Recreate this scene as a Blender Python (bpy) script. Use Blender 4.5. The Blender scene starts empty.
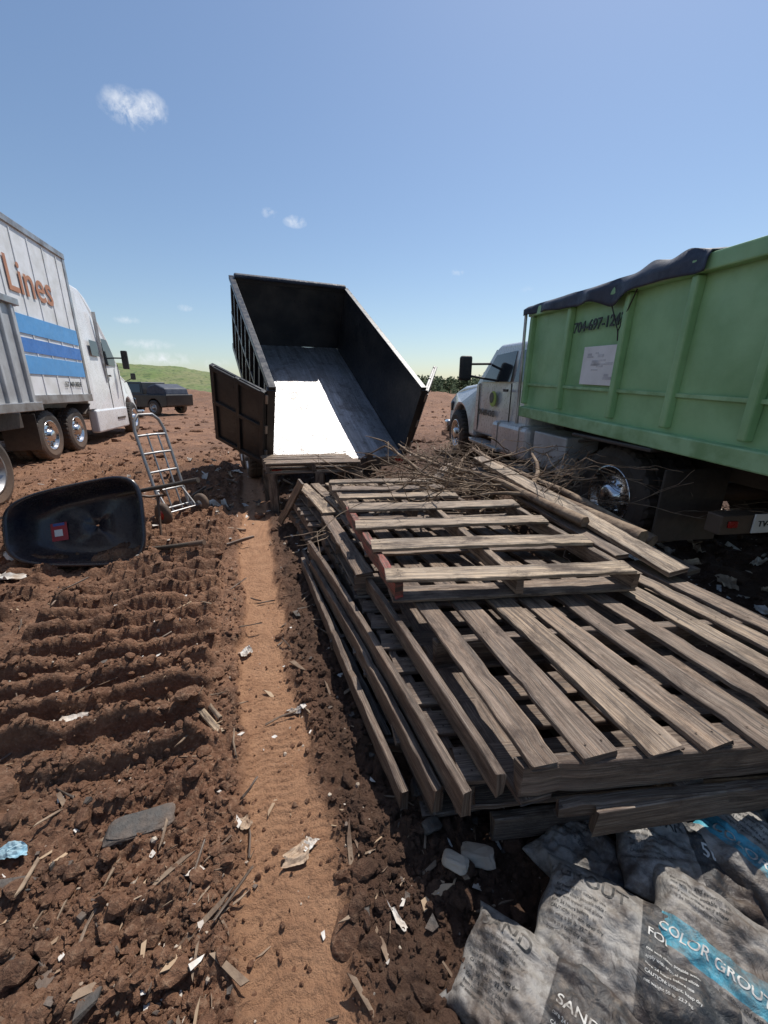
import bpy, bmesh, math, random
import numpy as np
from mathutils import Vector, Matrix, Euler
random.seed(7); rng=np.random.default_rng(7)
scene=bpy.context.scene
col=scene.collection
R=math.radians
# ------------------------------------------------------------ materials
def nt(name):
    m=bpy.data.materials.new(name); m.use_nodes=True
    n=m.node_tree.nodes; l=m.node_tree.links
    b=n.get('Principled BSDF')
    return m,n,l,b
def mixc(n,l,fac,a,b,blend='MIX'):
    x=n.new('ShaderNodeMix'); x.data_type='RGBA'; x.blend_type=blend
    for idx,v in ((0,fac),(6,a),(7,b)):
        if isinstance(v,(int,float)): x.inputs[idx].default_value=v
        elif isinstance(v,tuple): x.inputs[idx].default_value=(v[0],v[1],v[2],1)
        else: l.new(v,x.inputs[idx])
    return x.outputs[2]
def mapr(n,l,v,a,b,c=0.,d=1.):
    x=n.new('ShaderNodeMapRange'); l.new(v,x.inputs[0])
    for i,k in enumerate((a,b,c,d)): x.inputs[i+1].default_value=k
    return x.outputs[0]
def math_(n,l,op,a,b=None):
    x=n.new('ShaderNodeMath'); x.operation=op
    for i,v in enumerate((a,b)):
        if v is None: continue
        if isinstance(v,(int,float)): x.inputs[i].default_value=v
        else: l.new(v,x.inputs[i])
    return x.outputs[0]
def noise(n,l,vec,scale,detail=6,rough=.6,dist=0):
    x=n.new('ShaderNodeTexNoise'); x.inputs['Scale'].default_value=scale
    x.inputs['Detail'].default_value=detail; x.inputs['Roughness'].default_value=rough
    x.inputs['Distortion'].default_value=dist
    l.new(vec,x.inputs['Vector']); return x.outputs['Fac']
def mapping(n,l,vec,s):
    x=n.new('ShaderNodeMapping'); l.new(vec,x.inputs[0]); x.inputs['Scale'].default_value=s
    return x.outputs[0]
DUST=(.22,.135,.085)
def mat(name,c1,c2=None,scale=3,rough=.6,metal=0,bump=0,bscale=30,dust=0,dustf=.75,ramp=(.4,.65),stretch=None,spec=.5,coat=0,rv=.12):
    m,n,l,b=nt(name)
    tc=n.new('ShaderNodeTexCoord'); v=tc.outputs['Object']
    vs=mapping(n,l,v,stretch) if stretch else v
    if c2 is None: c2=tuple(x*.72 for x in c1)
    f=noise(n,l,vs,scale,8)
    c=mixc(n,l,mapr(n,l,f,ramp[0],ramp[1]),c1,c2)
    f2=noise(n,l,v,scale*7,4)
    r=mapr(n,l,f2,.3,.7,max(.05,rough-rv),min(1,rough+rv))
    if dust>0:
        s=n.new('ShaderNodeSeparateXYZ'); l.new(v,s.inputs[0])
        g=mapr(n,l,s.outputs[2],0,dust,1,0)
        f3=noise(n,l,v,2.5,8)
        g=math_(n,l,'MULTIPLY',g,mapr(n,l,f3,.25,.6,.35,1.2))
        g=math_(n,l,'MAXIMUM',g,mapr(n,l,f3,.55,.85,0,.35))
        g=math_(n,l,'MULTIPLY',g,dustf)
        c=mixc(n,l,g,c,DUST)
        r=math_(n,l,'MAXIMUM',r,math_(n,l,'MULTIPLY',g,.9))
    l.new(c,b.inputs['Base Color']); l.new(r,b.inputs['Roughness'])
    b.inputs['Metallic'].default_value=metal
    b.inputs['Specular IOR Level'].default_value=spec
    b.inputs['Coat Weight'].default_value=coat
    if bump:
        fb=noise(n,l,vs,bscale,6)
        bp=n.new('ShaderNodeBump'); bp.inputs['Strength'].default_value=bump; bp.inputs['Distance'].default_value=.02
        l.new(fb,bp.inputs['Height']); l.new(bp.outputs[0],b.inputs['Normal'])
    return m

def wood_mat(name,red=False):
    m,n,l,b=nt(name)
    uv=n.new('ShaderNodeUVMap').outputs[0]
    at=n.new('ShaderNodeAttribute'); at.attribute_name='tint'; t=at.outputs['Fac']
    g=noise(n,l,mapping(n,l,uv,(2.2,60,1)),1,8,.7,.8)
    g2=noise(n,l,mapping(n,l,uv,(6,240,1)),1,4,.6)
    bl=noise(n,l,mapping(n,l,uv,(3,8,1)),1,9,.78,.4)
    bl2=noise(n,l,mapping(n,l,uv,(1.3,5,1)),1.7,6,.6)
    cr=n.new('ShaderNodeValToRGB'); l.new(t,cr.inputs[0])
    e=cr.color_ramp.elements
    e[0].position=0; e[0].color=(.070,.042,.028,1)
    e[1].position=1; e[1].color=(.58,.43,.28,1)
    k=e.new(.5); k.color=(.24,.155,.10,1)
    c=cr.outputs[0]
    c=mixc(n,l,mapr(n,l,bl2,.45,.68,0,.5),c,(.27,.21,.17))
    if red:
        c=mixc(n,l,mapr(n,l,bl,.45,.66),(.36,.03,.024),c)
    c=mixc(n,l,mapr(n,l,g,.38,.60,.95,0),c,(.028,.016,.011))
    c=mixc(n,l,mapr(n,l,g2,.45,.8,0,.45),c,(.60,.49,.38))
    c=mixc(n,l,mapr(n,l,bl,.47,.62,0,.88),c,(.045,.026,.017))
    l.new(c,b.inputs['Base Color'])
    l.new(mapr(n,l,bl,.3,.7,.36,.8),b.inputs['Roughness'])
    b.inputs['Specular IOR Level'].default_value=.55
    bp=n.new('ShaderNodeBump'); bp.inputs['Strength'].default_value=1.0; bp.inputs['Distance'].default_value=.006
    h=math_(n,l,'ADD',g,math_(n,l,'MULTIPLY',g2,.5))
    l.new(h,bp.inputs['Height']); l.new(bp.outputs[0],b.inputs['Normal'])
    return m
WOOD=wood_mat('weathered_wood'); WOODRED=wood_mat('red_painted_wood',True)

def dirt_mat(name='dirt'):
    m,n,l,b=nt(name)
    gp=n.new('ShaderNodeNewGeometry'); p=gp.outputs['Position']
    at=n.new('ShaderNodeAttribute'); at.attribute_name='lane'; lane=at.outputs['Fac']
    a=noise(n,l,p,1.3,10,.65); bb=noise(n,l,p,9,10,.7); c_=noise(n,l,p,55,8,.7); d=noise(n,l,p,.35,8,.65)
    c=mixc(n,l,mapr(n,l,a,.35,.65),(.175,.082,.046),(.30,.155,.088))
    c=mixc(n,l,mapr(n,l,bb,.48,.68,0,.85),c,(.070,.034,.021))
    c=mixc(n,l,mapr(n,l,c_,.50,.72,0,.75),c,(.48,.31,.20))
    c=mixc(n,l,mapr(n,l,c_,.44,.28,0,.75),c,(.045,.022,.014))
    c=mixc(n,l,mapr(n,l,d,.45,.62,0,.45),c,(.11,.065,.045))
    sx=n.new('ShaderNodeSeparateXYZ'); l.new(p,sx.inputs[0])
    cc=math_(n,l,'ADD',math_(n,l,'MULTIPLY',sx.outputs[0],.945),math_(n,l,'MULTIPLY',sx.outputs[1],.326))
    soil_shade=math_(n,l,'MULTIPLY',mapr(n,l,math_(n,l,'ADD',cc,math_(n,l,'MULTIPLY',a,.3)),.20,.38),.75)  # dark disturbed soil right of lane, plus pallet-stack shadow painted into the colour
    soil_shade=math_(n,l,'MULTIPLY',soil_shade,mapr(n,l,sx.outputs[1],9,16,1,0))
    c=mixc(n,l,soil_shade,c,(.050,.028,.019))
    lc=mixc(n,l,mapr(n,l,bb,.3,.7),(.47,.265,.15),(.32,.165,.09))
    lc=mixc(n,l,mapr(n,l,c_,.53,.7,0,.6),lc,(.15,.075,.045))
    c=mixc(n,l,math_(n,l,'MULTIPLY',lane,.92),c,lc)
    vo=n.new('ShaderNodeTexVoronoi'); vo.inputs['Scale'].default_value=42; l.new(p,vo.inputs['Vector'])
    sp=mapr(n,l,vo.outputs['Distance'],.13,.09)
    gate=mapr(n,l,vo.outputs['Color'],.82,.84)
    c=mixc(n,l,math_(n,l,'MULTIPLY',sp,math_(n,l,'MULTIPLY',gate,.8)),c,(.52,.44,.35))
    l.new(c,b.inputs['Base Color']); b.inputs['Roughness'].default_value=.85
    b.inputs['Specular IOR Level'].default_value=.3
    h=math_(n,l,'ADD',math_(n,l,'MULTIPLY',bb,1.0),math_(n,l,'MULTIPLY',c_,.5))
    bp=n.new('ShaderNodeBump'); bp.inputs['Strength'].default_value=1.0; bp.inputs['Distance'].default_value=.045
    l.new(h,bp.inputs['Height']); l.new(bp.outputs[0],b.inputs['Normal'])
    return m
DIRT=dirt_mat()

WHITE=mat('white_truck_paint',(.78,.79,.80),(.68,.68,.67),rough=.3,dust=1.1,dustf=.5,coat=.3)
TRAILW=mat('white_trailer_panel',(.74,.75,.76),(.60,.60,.58),rough=.4,dust=1.6,dustf=.35,bump=.05)
BLUE=mat('blue_stripe',(.035,.17,.50),(.03,.14,.42),rough=.4)
LBLUE=mat('light_blue_stripe',(.08,.30,.62),(.07,.26,.54),rough=.4)
ORANGE=mat('brown_lettering',(.45,.20,.10),(.38,.16,.08),rough=.5)
GREYP=mat('grey_panel',(.50,.51,.52),(.36,.36,.36),rough=.45,metal=.2,bump=.1)
BLACKP=mat('black_trailer_paint',(.012,.013,.016),(.03,.028,.027),scale=2,rough=.38,dust=.8,dustf=.35,bump=.06,bscale=15)
BLACKI=mat('black_inner_paint',(.010,.012,.015),(.036,.034,.033),scale=2.5,rough=.38,bump=.12,bscale=12)
BLK=mat('black_frame',(.02,.02,.02),(.05,.042,.035),rough=.6,dust=1.2,dustf=.6)
RUB=mat('rubber',(.022,.021,.020),(.05,.042,.035),rough=.8,dust=.9,dustf=.6,bump=.2)
CHR=mat('polished_metal',(.75,.75,.76),(.5,.49,.47),rough=.22,metal=1,dust=.5,dustf=.3)
STEEL=mat('dull_steel',(.45,.45,.45),(.25,.22,.2),rough=.45,metal=.8)
GLASS=mat('dark_glass',(.015,.02,.025),(.02,.025,.03),rough=.06,spec=.8,rv=.02)
GREEN=mat('green_container_paint',(.29,.50,.25),(.21,.39,.18),scale=2.2,rough=.42,dust=1.3,dustf=.35,bump=.1,bscale=6)
GREEND=mat('faded_green_paint',(.32,.52,.28),(.19,.34,.15),scale=5,rough=.5,bump=.1)
SILVER=mat('silver_cab_paint',(.60,.61,.62),(.48,.48,.48),rough=.32,metal=.15,dust=1.4,dustf=.6,coat=.3)
TARP=mat('dark_tarp',(.018,.026,.048),(.045,.055,.08),scale=4,rough=.6,bump=.4,bscale=10)
SIGNW=mat('white_sign',(.76,.76,.75),(.64,.64,.62),rough=.5)
PRINT=mat('faded_print',(.45,.45,.46),(.65,.65,.65),rough=.6,scale=9)
DARKT=mat('dark_lettering',(.03,.04,.035),rough=.5)
LIME=mat('lime_logo',(.35,.5,.06),rough=.5)
REDL=mat('red_lamp',(.35,.02,.015),rough=.3)
AMBER=mat('amber_lens',(.6,.25,.03),rough=.3)
PAPER=mat('dirty_paper',(.66,.63,.58),(.36,.28,.21),scale=9,rough=.8,bump=.3,bscale=20)
PAPERT=mat('tan_paper',(.50,.39,.28),(.30,.20,.13),scale=7,rough=.85,bump=.3)
BLUESC=mat('blue_scrap',(.25,.42,.50),(.3,.35,.36),scale=9,rough=.6)
BARK=mat('dry_bark',(.12,.075,.048),(.30,.22,.15),scale=8,rough=.85,bump=.4)
SLATE=mat('dark_rubble',(.06,.054,.048),(.13,.09,.065),scale=10,rough=.7,bump=.6,bscale=25)
TRAY=mat('black_plastic_tray',(.012,.015,.026),(.03,.03,.036),scale=5,rough=.3,bump=.04,dust=.35,dustf=.25)

def floor_mat():
    m,n,l,b=nt('scraped_steel_floor')
    tc=n.new('ShaderNodeTexCoord'); v=tc.outputs['Object']
    s=noise(n,l,mapping(n,l,v,(16,1.0,1.1)),1,9,.75,.5)
    s2=noise(n,l,v,2.4,10,.72,1.0); s3=noise(n,l,v,7,10,.75,1.5)
    c=mixc(n,l,mapr(n,l,s,.38,.62),(.56,.56,.58),(.32,.315,.31))
    c=mixc(n,l,mapr(n,l,s2,.50,.63,0,.6),c,(.17,.145,.13))
    c=mixc(n,l,mapr(n,l,s3,.54,.66,0,.65),c,(.10,.08,.065))
    l.new(c,b.inputs['Base Color']); b.inputs['Metallic'].default_value=.85
    l.new(mapr(n,l,s3,.35,.65,.30,.58),b.inputs['Roughness'])
    bp=n.new('ShaderNodeBump'); bp.inputs['Strength'].default_value=.45; bp.inputs['Distance'].default_value=.03
    l.new(math_(n,l,'ADD',math_(n,l,'MULTIPLY',s,.5),math_(n,l,'ADD',s2,math_(n,l,'MULTIPLY',s3,.7))),bp.inputs['Height']); l.new(bp.outputs[0],b.inputs['Normal'])
    return m
FLOOR=floor_mat()
# ------------------------------------------------------------ mesh helpers
def empty(name,loc=(0,0,0),rz=0,rx=0):
    o=bpy.data.objects.new(name,None); o.location=loc
    o.rotation_euler=(Matrix.Rotation(rz,3,'Z')@Matrix.Rotation(rx,3,'X')).to_euler(); col.objects.link(o); return o
def mesh(name,vs,fs,m,parent=None,smooth=False,xf=None,bev=0,segs=2):
    me=bpy.data.meshes.new(name)
    if xf is not None: vs=[xf@Vector(v) for v in vs]
    me.from_pydata([tuple(v) for v in vs],[],fs)
    bm=bmesh.new(); bm.from_mesh(me); bmesh.ops.recalc_face_normals(bm,faces=bm.faces); bm.to_mesh(me); bm.free()
    me.materials.append(m)
    if smooth: me.shade_smooth()
    o=bpy.data.objects.new(name,me); col.objects.link(o)
    if parent: o.parent=parent
    if bev:
        b=o.modifiers.new('b','BEVEL'); b.width=bev; b.segments=segs; b.limit_method='ANGLE'; b.angle_limit=R(35)
    return o
def box(name,parent,c,s,m,rot=(0,0,0),bev=.008,xf=None):
    mt=Matrix.Translation(c)@Euler(rot).to_matrix().to_4x4()
    vs=[mt@Vector((x*s[0]/2,y*s[1]/2,z*s[2]/2)) for x in(-1,1) for y in(-1,1) for z in(-1,1)]
    fs=[(0,1,3,2),(4,6,7,5),(0,4,5,1),(2,3,7,6),(0,2,6,4),(1,5,7,3)]
    return mesh(name,vs,fs,m,parent,bev=bev,xf=xf)
def prism(name,parent,prof,hw,m,bev=.03,xc=0,xf=None,segs=3):
    f=hw if callable(hw) else (lambda y,z:hw)
    n=len(prof); vs=[(xc-f(y,z),y,z) for y,z in prof]+[(xc+f(y,z),y,z) for y,z in prof]
    fs=[tuple(range(n)),tuple(range(2*n-1,n-1,-1))]+[(i,(i+1)%n,n+(i+1)%n,n+i) for i in range(n)]
    return mesh(name,vs,fs,m,parent,bev=bev,xf=xf,segs=segs)
def poly(name,parent,pts,m,xf=None):
    return mesh(name,pts,[tuple(range(len(pts)))],m,parent,xf=xf)
def lathe(name,parent,prof,c,m,seg=48,sgn=1,axis='x',groove=None,smooth=True,xf=None):
    vs=[];fs=[];n=len(prof)
    for i in range(seg):
        a=2*math.pi*i/seg
        for j,(r,x) in enumerate(prof):
            rr=r
            if groove and j in groove and (i%3==0): rr=r-.018
            p=(sgn*x,rr*math.cos(a),rr*math.sin(a))
            if axis=='y': p=(p[1],p[0],p[2])
            if axis=='z': p=(p[1],p[2],p[0])
            vs.append((p[0]+c[0],p[1]+c[1],p[2]+c[2]))
    for i in range(seg):
        k=(i+1)%seg
        for j in range(n-1): fs.append((i*n+j,i*n+j+1,k*n+j+1,k*n+j))
    return mesh(name,vs,fs,m,parent,smooth=smooth,xf=xf)
def cyl(name,parent,c,r,d,m,axis='x',seg=24,xf=None):
    return lathe(name,parent,[(0.0001,-d/2),(r,-d/2),(r,d/2),(0.0001,d/2)],c,m,seg,1,axis,smooth=False,xf=xf)
def tube(name,parent,pts,r,m,cyc=False,res=3):
    cu=bpy.data.curves.new(name,'CURVE'); cu.dimensions='3D'; cu.bevel_depth=r; cu.bevel_resolution=res; cu.use_fill_caps=True
    sp=cu.splines.new('POLY'); sp.points.add(len(pts)-1); sp.use_cyclic_u=cyc
    for q,p in zip(sp.points,pts): q.co=(p[0],p[1],p[2],1)
    cu.materials.append(m); o=bpy.data.objects.new(name,cu); col.objects.link(o)
    if parent:o.parent=parent
    return o
def wheel(name,parent,c,Rr,w,sgn,rim=CHR,dual=False):
    h=w/2
    prof=[(.57*Rr,-h+.02),(.60*Rr,-h),(.8*Rr,-h-.015),(.94*Rr,-h+.01),(Rr,-h+.035),(Rr,-.02),(Rr-.015,-.012),(Rr-.015,.012),(Rr,.02),(Rr,h-.035),(.94*Rr,h-.01),(.8*Rr,h+.015),(.60*Rr,h),(.57*Rr,h-.02)]
    lathe(name+'_tyre',parent,prof,c,RUB,90,sgn,groove=(4,5,8,9),smooth=False)
    lathe(name+'_rim',parent,[(.585*Rr,-h+.03),(.585*Rr,h-.02),(.60*Rr,h+.004),(.55*Rr,h-.004),(.53*Rr,h-.06),(.42*Rr,h-.075),(.30*Rr,h-.05),(.24*Rr,h-.03),(.22*Rr,h+.02),(.14*Rr,h+.035),(.001,h+.04)],c,rim,40,sgn)
    for i in range(10):
        a=2*math.pi*i/10
        cyl(name+'_hole_%d'%i,parent,(c[0]+sgn*(h-.073),c[1]+.455*Rr*math.cos(a),c[2]+.455*Rr*math.sin(a)),.032*Rr*2,.02,BLK,seg=12)
        cyl(name+'_nut_%d'%i,parent,(c[0]+sgn*(h-.04),c[1]+.31*Rr*math.cos(a+.3),c[2]+.31*Rr*math.sin(a+.3)),.026*Rr,.04,rim,seg=6)
    if dual:
        lathe(name+'_inner_tyre',parent,prof,(c[0]-sgn*(w+.06),c[1],c[2]),RUB,90,sgn,groove=(4,5,8,9),smooth=False)
def text(name,parent,body,size,loc,X,Y,m,ext=.003,bold=0):
    cu=bpy.data.curves.new(name,'FONT'); cu.body=body; cu.size=size; cu.extrude=ext; cu.offset=bold
    cu.materials.append(m); o=bpy.data.objects.new(name,cu); col.objects.link(o)
    X=Vector(X).normalized();Y=Vector(Y).normalized();Z=X.cross(Y)
    mt=Matrix((X,Y,Z)).transposed().to_4x4(); mt.translation=loc
    if parent:o.parent=parent
    o.matrix_local=mt
    return o
# ------------------------------------------------------------ numpy noise & terrain
TAB=rng.random((256,256))
def vn(x,y,ox=0):
    xi=np.floor(x).astype(int);yi=np.floor(y).astype(int);fx=x-xi;fy=y-yi
    fx=fx*fx*(3-2*fx);fy=fy*fy*(3-2*fy)
    a=TAB[(xi+ox)&255,(yi+ox*3)&255];b=TAB[(xi+1+ox)&255,(yi+ox*3)&255]
    c=TAB[(xi+ox)&255,(yi+1+ox*3)&255];d=TAB[(xi+1+ox)&255,(yi+1+ox*3)&255]
    return (a*(1-fx)+b*fx)*(1-fy)+(c*(1-fx)+d*fx)*fy
def fbm(x,y,o=5,ox=0,g=.5):
    s=0;a=1;t=0
    for i in range(o):
        s=s+a*vn(x*2**i+13.7*i,y*2**i+7.1*i,ox+i*17);t+=a;a*=g
    return s/t
def sst(a,b,x):
    t=np.clip((x-a)/(b-a),0,1);return t*t*(3-2*t)
HX,HY=-.326,.945
def lanecoord(x,y): return x*.945+y*.326, x*HX+y*HY
def lane_mask(x,y):
    c,s=lanecoord(x,y)
    w=(fbm(x*3,y*3,3,40)-.5)*.12+(fbm(x*15,y*15,2,44)-.5)*.03
    return sst(-.15,-.11,c+w)*(1-sst(.10,.17,c+w-.05*sst(2,4,y)))*(1-sst(6,9,y))
def height(x,y):
    x=np.asarray(x,float);y=np.asarray(y,float)
    c,s=lanecoord(x,y)
    near=1-sst(6,14,np.hypot(x,y))
    h=(fbm(x*1.1,y*1.1,4,3)-.5)*.10
    r=fbm(x*5,y*5,5,11,.62)
    rough=(r-.5)*.11+np.abs(fbm(x*14,y*14,3,21)-.5)*.085+np.abs(fbm(x*37,y*37,2,27)-.5)*.03
    sw=s+(fbm(x*1.2,y*1.2,3,60)-.5)*.10+(fbm(x*9,y*9,2,64)-.5)*.03
    ph=(sw/.185)%1.0
    rid=np.where(ph<.16,sst(0,.16,ph),1-sst(.34,.56,ph))
    t1=sst(-2.95,-2.85,c)*(1-sst(-1.62,-1.5,c)); t2=sst(-1.38,-1.30,c)*(1-sst(-.32,-.24,c))
    tm=np.clip(t1+t2,0,1)*(.35+.85*sst(.28,.46,fbm(x*2.2,y*2.2,3,77)))*(.35+.65*sst(1.0,1.4,y))*(1-sst(7,11,y))
    lm=lane_mask(x,y)
    h=h+rough*(1-lm*.93)*(1-.35*np.clip(tm,0,1))+rid*.085*tm*(1-lm)*(.5+1.0*(fbm(x*6,y*6,3,90)))
    lug=np.maximum(0,np.sin(s*2*math.pi/.034+2.2*np.sin(c*2*math.pi/.15)))*.009*sst(.25,.55,fbm(x*4,y*4,2,8))
    h=h-lm*.03+lm*lug
    berm=np.exp(-((c+.19)/.06)**2)*.04*fbm(x*7,y*7,3,31)
    h=h+berm*near
    far=sst(14,35,y)
    h=h+far*((fbm(x*.12,y*.12,4,50)-.5)*.9)
    h=h+sst(30,38,y)*(1-sst(42,60,y))*sst(-.2,.3,fbm(x*.08,y*.08,2,9)-.2)*1.1*(.6+.8*fbm(x*.4,y*.4,3,71))
    return h
def gz(x,y): return float(height(np.array([x]),np.array([y]))[0])
def axis_pts(a,b,d,g,lim_lo,lim_hi):
    p=list(np.arange(a,b,d)); dd=d;v=p[-1]
    while v<lim_hi: dd*=g; v+=dd; p.append(v)
    dd=d;v=a;q=[]
    while v>lim_lo: dd*=g; v-=dd; q.append(v)
    return np.array(q[::-1]+p)
xs=axis_pts(-2.5,1.1,.0085,1.034,-900,900)
ys_=list(np.arange(.4,1.3,.0065));dd=.0065
while ys_[-1]<1200: dd*=1.0105; ys_.append(ys_[-1]+dd)
q=[];dd=.02;v=.4
while v>-40: dd*=1.2;v-=dd;q.append(v)
ys=np.array(q[::-1]+ys_)
X,Y=np.meshgrid(xs,ys); Z=height(X,Y); L=lane_mask(X,Y)
ny,nx=X.shape
me=bpy.data.meshes.new('ground')
co=np.stack([X,Y,Z],-1).reshape(-1,3).astype(np.float32)
idx=np.arange(nx*ny).reshape(ny,nx)
f=np.stack([idx[:-1,:-1],idx[:-1,1:],idx[1:,1:],idx[1:,:-1]],-1).reshape(-1,4)
me.vertices.add(len(co)); me.vertices.foreach_set('co',co.ravel())
me.loops.add(f.size); me.loops.foreach_set('vertex_index',f.ravel().astype(np.int32))
me.polygons.add(len(f)); me.polygons.foreach_set('loop_start',np.arange(0,f.size,4,dtype=np.int32))
me.update(calc_edges=True); me.shade_smooth()
a=me.attributes.new('lane','FLOAT','POINT'); a.data.foreach_set('value',L.ravel().astype(np.float32))
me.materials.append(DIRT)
g=bpy.data.objects.new('ground',me); col.objects.link(g)
# ------------------------------------------------------------ clods
def fastmesh(name,V,F,m,smooth=False):
    k=F.shape[1]; me=bpy.data.meshes.new(name)
    me.vertices.add(len(V)); me.vertices.foreach_set('co',V.astype(np.float32).ravel())
    me.loops.add(F.size); me.loops.foreach_set('vertex_index',F.ravel().astype(np.int32))
    me.polygons.add(len(F)); me.polygons.foreach_set('loop_start',np.arange(0,F.size,k,dtype=np.int32))
    me.update(calc_edges=True); me.materials.append(m)
    if smooth: me.shade_smooth()
    else: me.shade_flat()
    o=bpy.data.objects.new(name,me); col.objects.link(o); return o
def ico(sub):
    bm=bmesh.new(); bmesh.ops.create_icosphere(bm,subdivisions=sub,radius=1)
    v=np.array([x.co[:] for x in bm.verts]); f=np.array([[w.index for w in y.verts] for y in bm.faces]); bm.free(); return v,f
def rotm(n):
    a=rng.random(n)*6.283; b=(rng.random(n)-.5)*2
    ca,sa,cb,sb=np.cos(a),np.sin(a),np.cos(b),np.sin(b); z=np.zeros(n);o=np.ones(n)
    Rz=np.stack([ca,-sa,z,sa,ca,z,z,z,o],-1).reshape(n,3,3); Rx=np.stack([o,z,z,z,cb,-sb,z,sb,cb],-1).reshape(n,3,3)
    return Rz@Rx
def batch(name,P,S,base,m,jit=.22,smooth=False):
    v,f=base; n=len(P)
    V=v[None]*S[:,None,:]*(1+jit*(rng.random((n,len(v),1))-.5)*2)
    V=np.einsum('nij,nkj->nki',rotm(n),V)+P[:,None,:]
    F=(f[None]+(np.arange(n)*len(v))[:,None,None]).reshape(-1,f.shape[1])
    return fastmesh(name,V.reshape(-1,3),F,m,smooth)
def scatter(n,y0,y1,spread=1.25,lane_keep=.08,xlo=-99,xhi=99):
    y=np.exp(rng.random(n)*(math.log(y1)-math.log(y0))+math.log(y0)); x=(rng.random(n)*2-1)*(spread*y+.25)
    k=(rng.random(n)>lane_mask(x,y)*(1-lane_keep))&(x>xlo)&(x<xhi)
    k&=~((x>.45+(1-y)*.3)&(y>1.0)&(y<3.2)&(x<1.9))
    k&=(rng.random(n)<.25+1.3*sst(.38,.62,fbm(x*3.2,y*3.2,3,123)))
    return x[k],y[k]
x,y=scatter(42000,.42,10); s=np.exp(rng.normal(-5.05,.45,len(x)))*np.clip(.75+y*.12,.75,1.9)
P=np.stack([x,y,height(x,y)+s*.25],-1); S=s[:,None]*(.6+.8*rng.random((len(x),3)))
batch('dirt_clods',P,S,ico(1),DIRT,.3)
x,y=scatter(3400,.45,9,lane_keep=0); s=np.exp(rng.normal(-4.15,.38,len(x)))*np.clip(.8+y*.08,.8,1.5)
P=np.stack([x,y,height(x,y)+s*.2],-1); S=s[:,None]*(.6+.7*rng.random((len(x),3)))*np.array([1.2,1,.7])
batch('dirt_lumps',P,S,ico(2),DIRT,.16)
x,y=scatter(2600,8,40,1.1,1); k=(np.hypot(x+15,y-25)>3); x=x[k];y=y[k]; s=np.exp(rng.normal(-2.9,.45,len(x)))
P=np.stack([x,y,height(x,y)+s*.15],-1); S=s[:,None]*(.6+.8*rng.random((len(x),3)))*np.array([1.3,1,.6])
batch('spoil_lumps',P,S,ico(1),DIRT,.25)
x,y=scatter(900,.45,9,lane_keep=.6); s=np.exp(rng.normal(-5.4,.4,len(x)))*np.clip(.7+y*.2,.7,2)
STONE=mat('pale_stone',(.45,.38,.30),(.30,.22,.16),scale=3,rough=.85)
P=np.stack([x,y,height(x,y)+s*.3],-1); batch('pebbles',P,s[:,None]*(.6+.8*rng.random((len(x),3))),ico(1),STONE,.25)
# ------------------------------------------------------------ wood
class Wood:
    def __init__(s): s.v=[];s.f=[];s.uv=[];s.t=[];s.mi=[]
    def add(s,p0,p1,wv,w,t,tint=.5,mi=0,warp=.004,chip=.008):
        p0=Vector(p0);p1=Vector(p1);d=(p1-p0);Ln=d.length;d.normalize()
        wv=Vector(wv);wv=(wv-d*wv.dot(d)).normalized();tv=d.cross(wv).normalized()
        c=.003;a=w/2;b=t/2
        ring=[(-a+c,-b),(a-c,-b),(a,-b+c),(a,b-c),(a-c,b),(-a+c,b),(-a,b-c),(-a,-b+c)]
        per=[0,w,w,w+t,w+t,2*w+t,2*w+t,2*w+2*t,2*w+2*t+.004]
        ns=max(2,int(Ln/.06)); base=len(s.v); ou=random.random()*50; ov=random.random()*50
        bw=random.uniform(-1,1)*warp*2; bt=random.uniform(-1,1)*warp*2;ph=random.random()*6
        tw=random.uniform(-.06,.06)
        for i in range(ns+1):
            u=i/ns
            cen=p0+d*(Ln*u)+wv*(bw*math.sin(u*3.14+ph)+random.uniform(-.001,.001))+tv*bt*math.sin(u*3.1)
            nick=[random.uniform(.004,.010) if random.random()<.06 else 0 for _ in(0,1)]
            for k,(x,y) in enumerate(ring):
                e=Vector((0,0,0))
                if i in(0,ns): e=d*random.uniform(-chip,chip)
                xx=x-(nick[0] if x>0 else -nick[1]); yy=y+x*tw*(u-.5)
                s.v.append(cen+wv*(xx+random.uniform(-.0015,.0015))+tv*(yy+random.uniform(-.0008,.0008))+e)
        for i in range(ns):
            for k in range(8):
                k2=(k+1)%8
                s.f.append((base+i*8+k,base+i*8+k2,base+(i+1)*8+k2,base+(i+1)*8+k))
                u0=Ln*i/ns+ou;u1=Ln*(i+1)/ns+ou;v0=per[k]+ov;v1=per[k+1]+ov
                s.uv+= [(u0,v0),(u0,v1),(u1,v1),(u1,v0)]; s.t.append(tint);s.mi.append(mi)
        for i,rv in((0,True),(ns,False)):
            ids=[base+i*8+k for k in range(8)]
            pts=[(ring[k][0]*.25+ou,ring[k][1]+ov) for k in range(8)]
            if rv: ids=ids[::-1];pts=pts[::-1]
            s.f.append(tuple(ids)); s.uv+=pts; s.t.append(tint*.5);s.mi.append(mi)
    def build(s,name,parent=None):
        me=bpy.data.meshes.new(name); me.from_pydata([tuple(v) for v in s.v],[],s.f)
        uvl=me.uv_layers.new(name='UVMap'); uvl.data.foreach_set('uv',np.array(s.uv,dtype=np.float32).ravel())
        at=me.attributes.new('tint','FLOAT','FACE'); at.data.foreach_set('value',np.array(s.t,dtype=np.float32))
        me.materials.append(WOOD);me.materials.append(WOODRED)
        me.polygons.foreach_set('material_index',np.array(s.mi,dtype=np.int32))
        bm=bmesh.new();bm.from_mesh(me);bmesh.ops.recalc_face_normals(bm,faces=bm.faces);bm.to_mesh(me);bm.free()
        o=bpy.data.objects.new(name,me);col.objects.link(o)
        if parent:o.parent=parent
        return o
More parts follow.
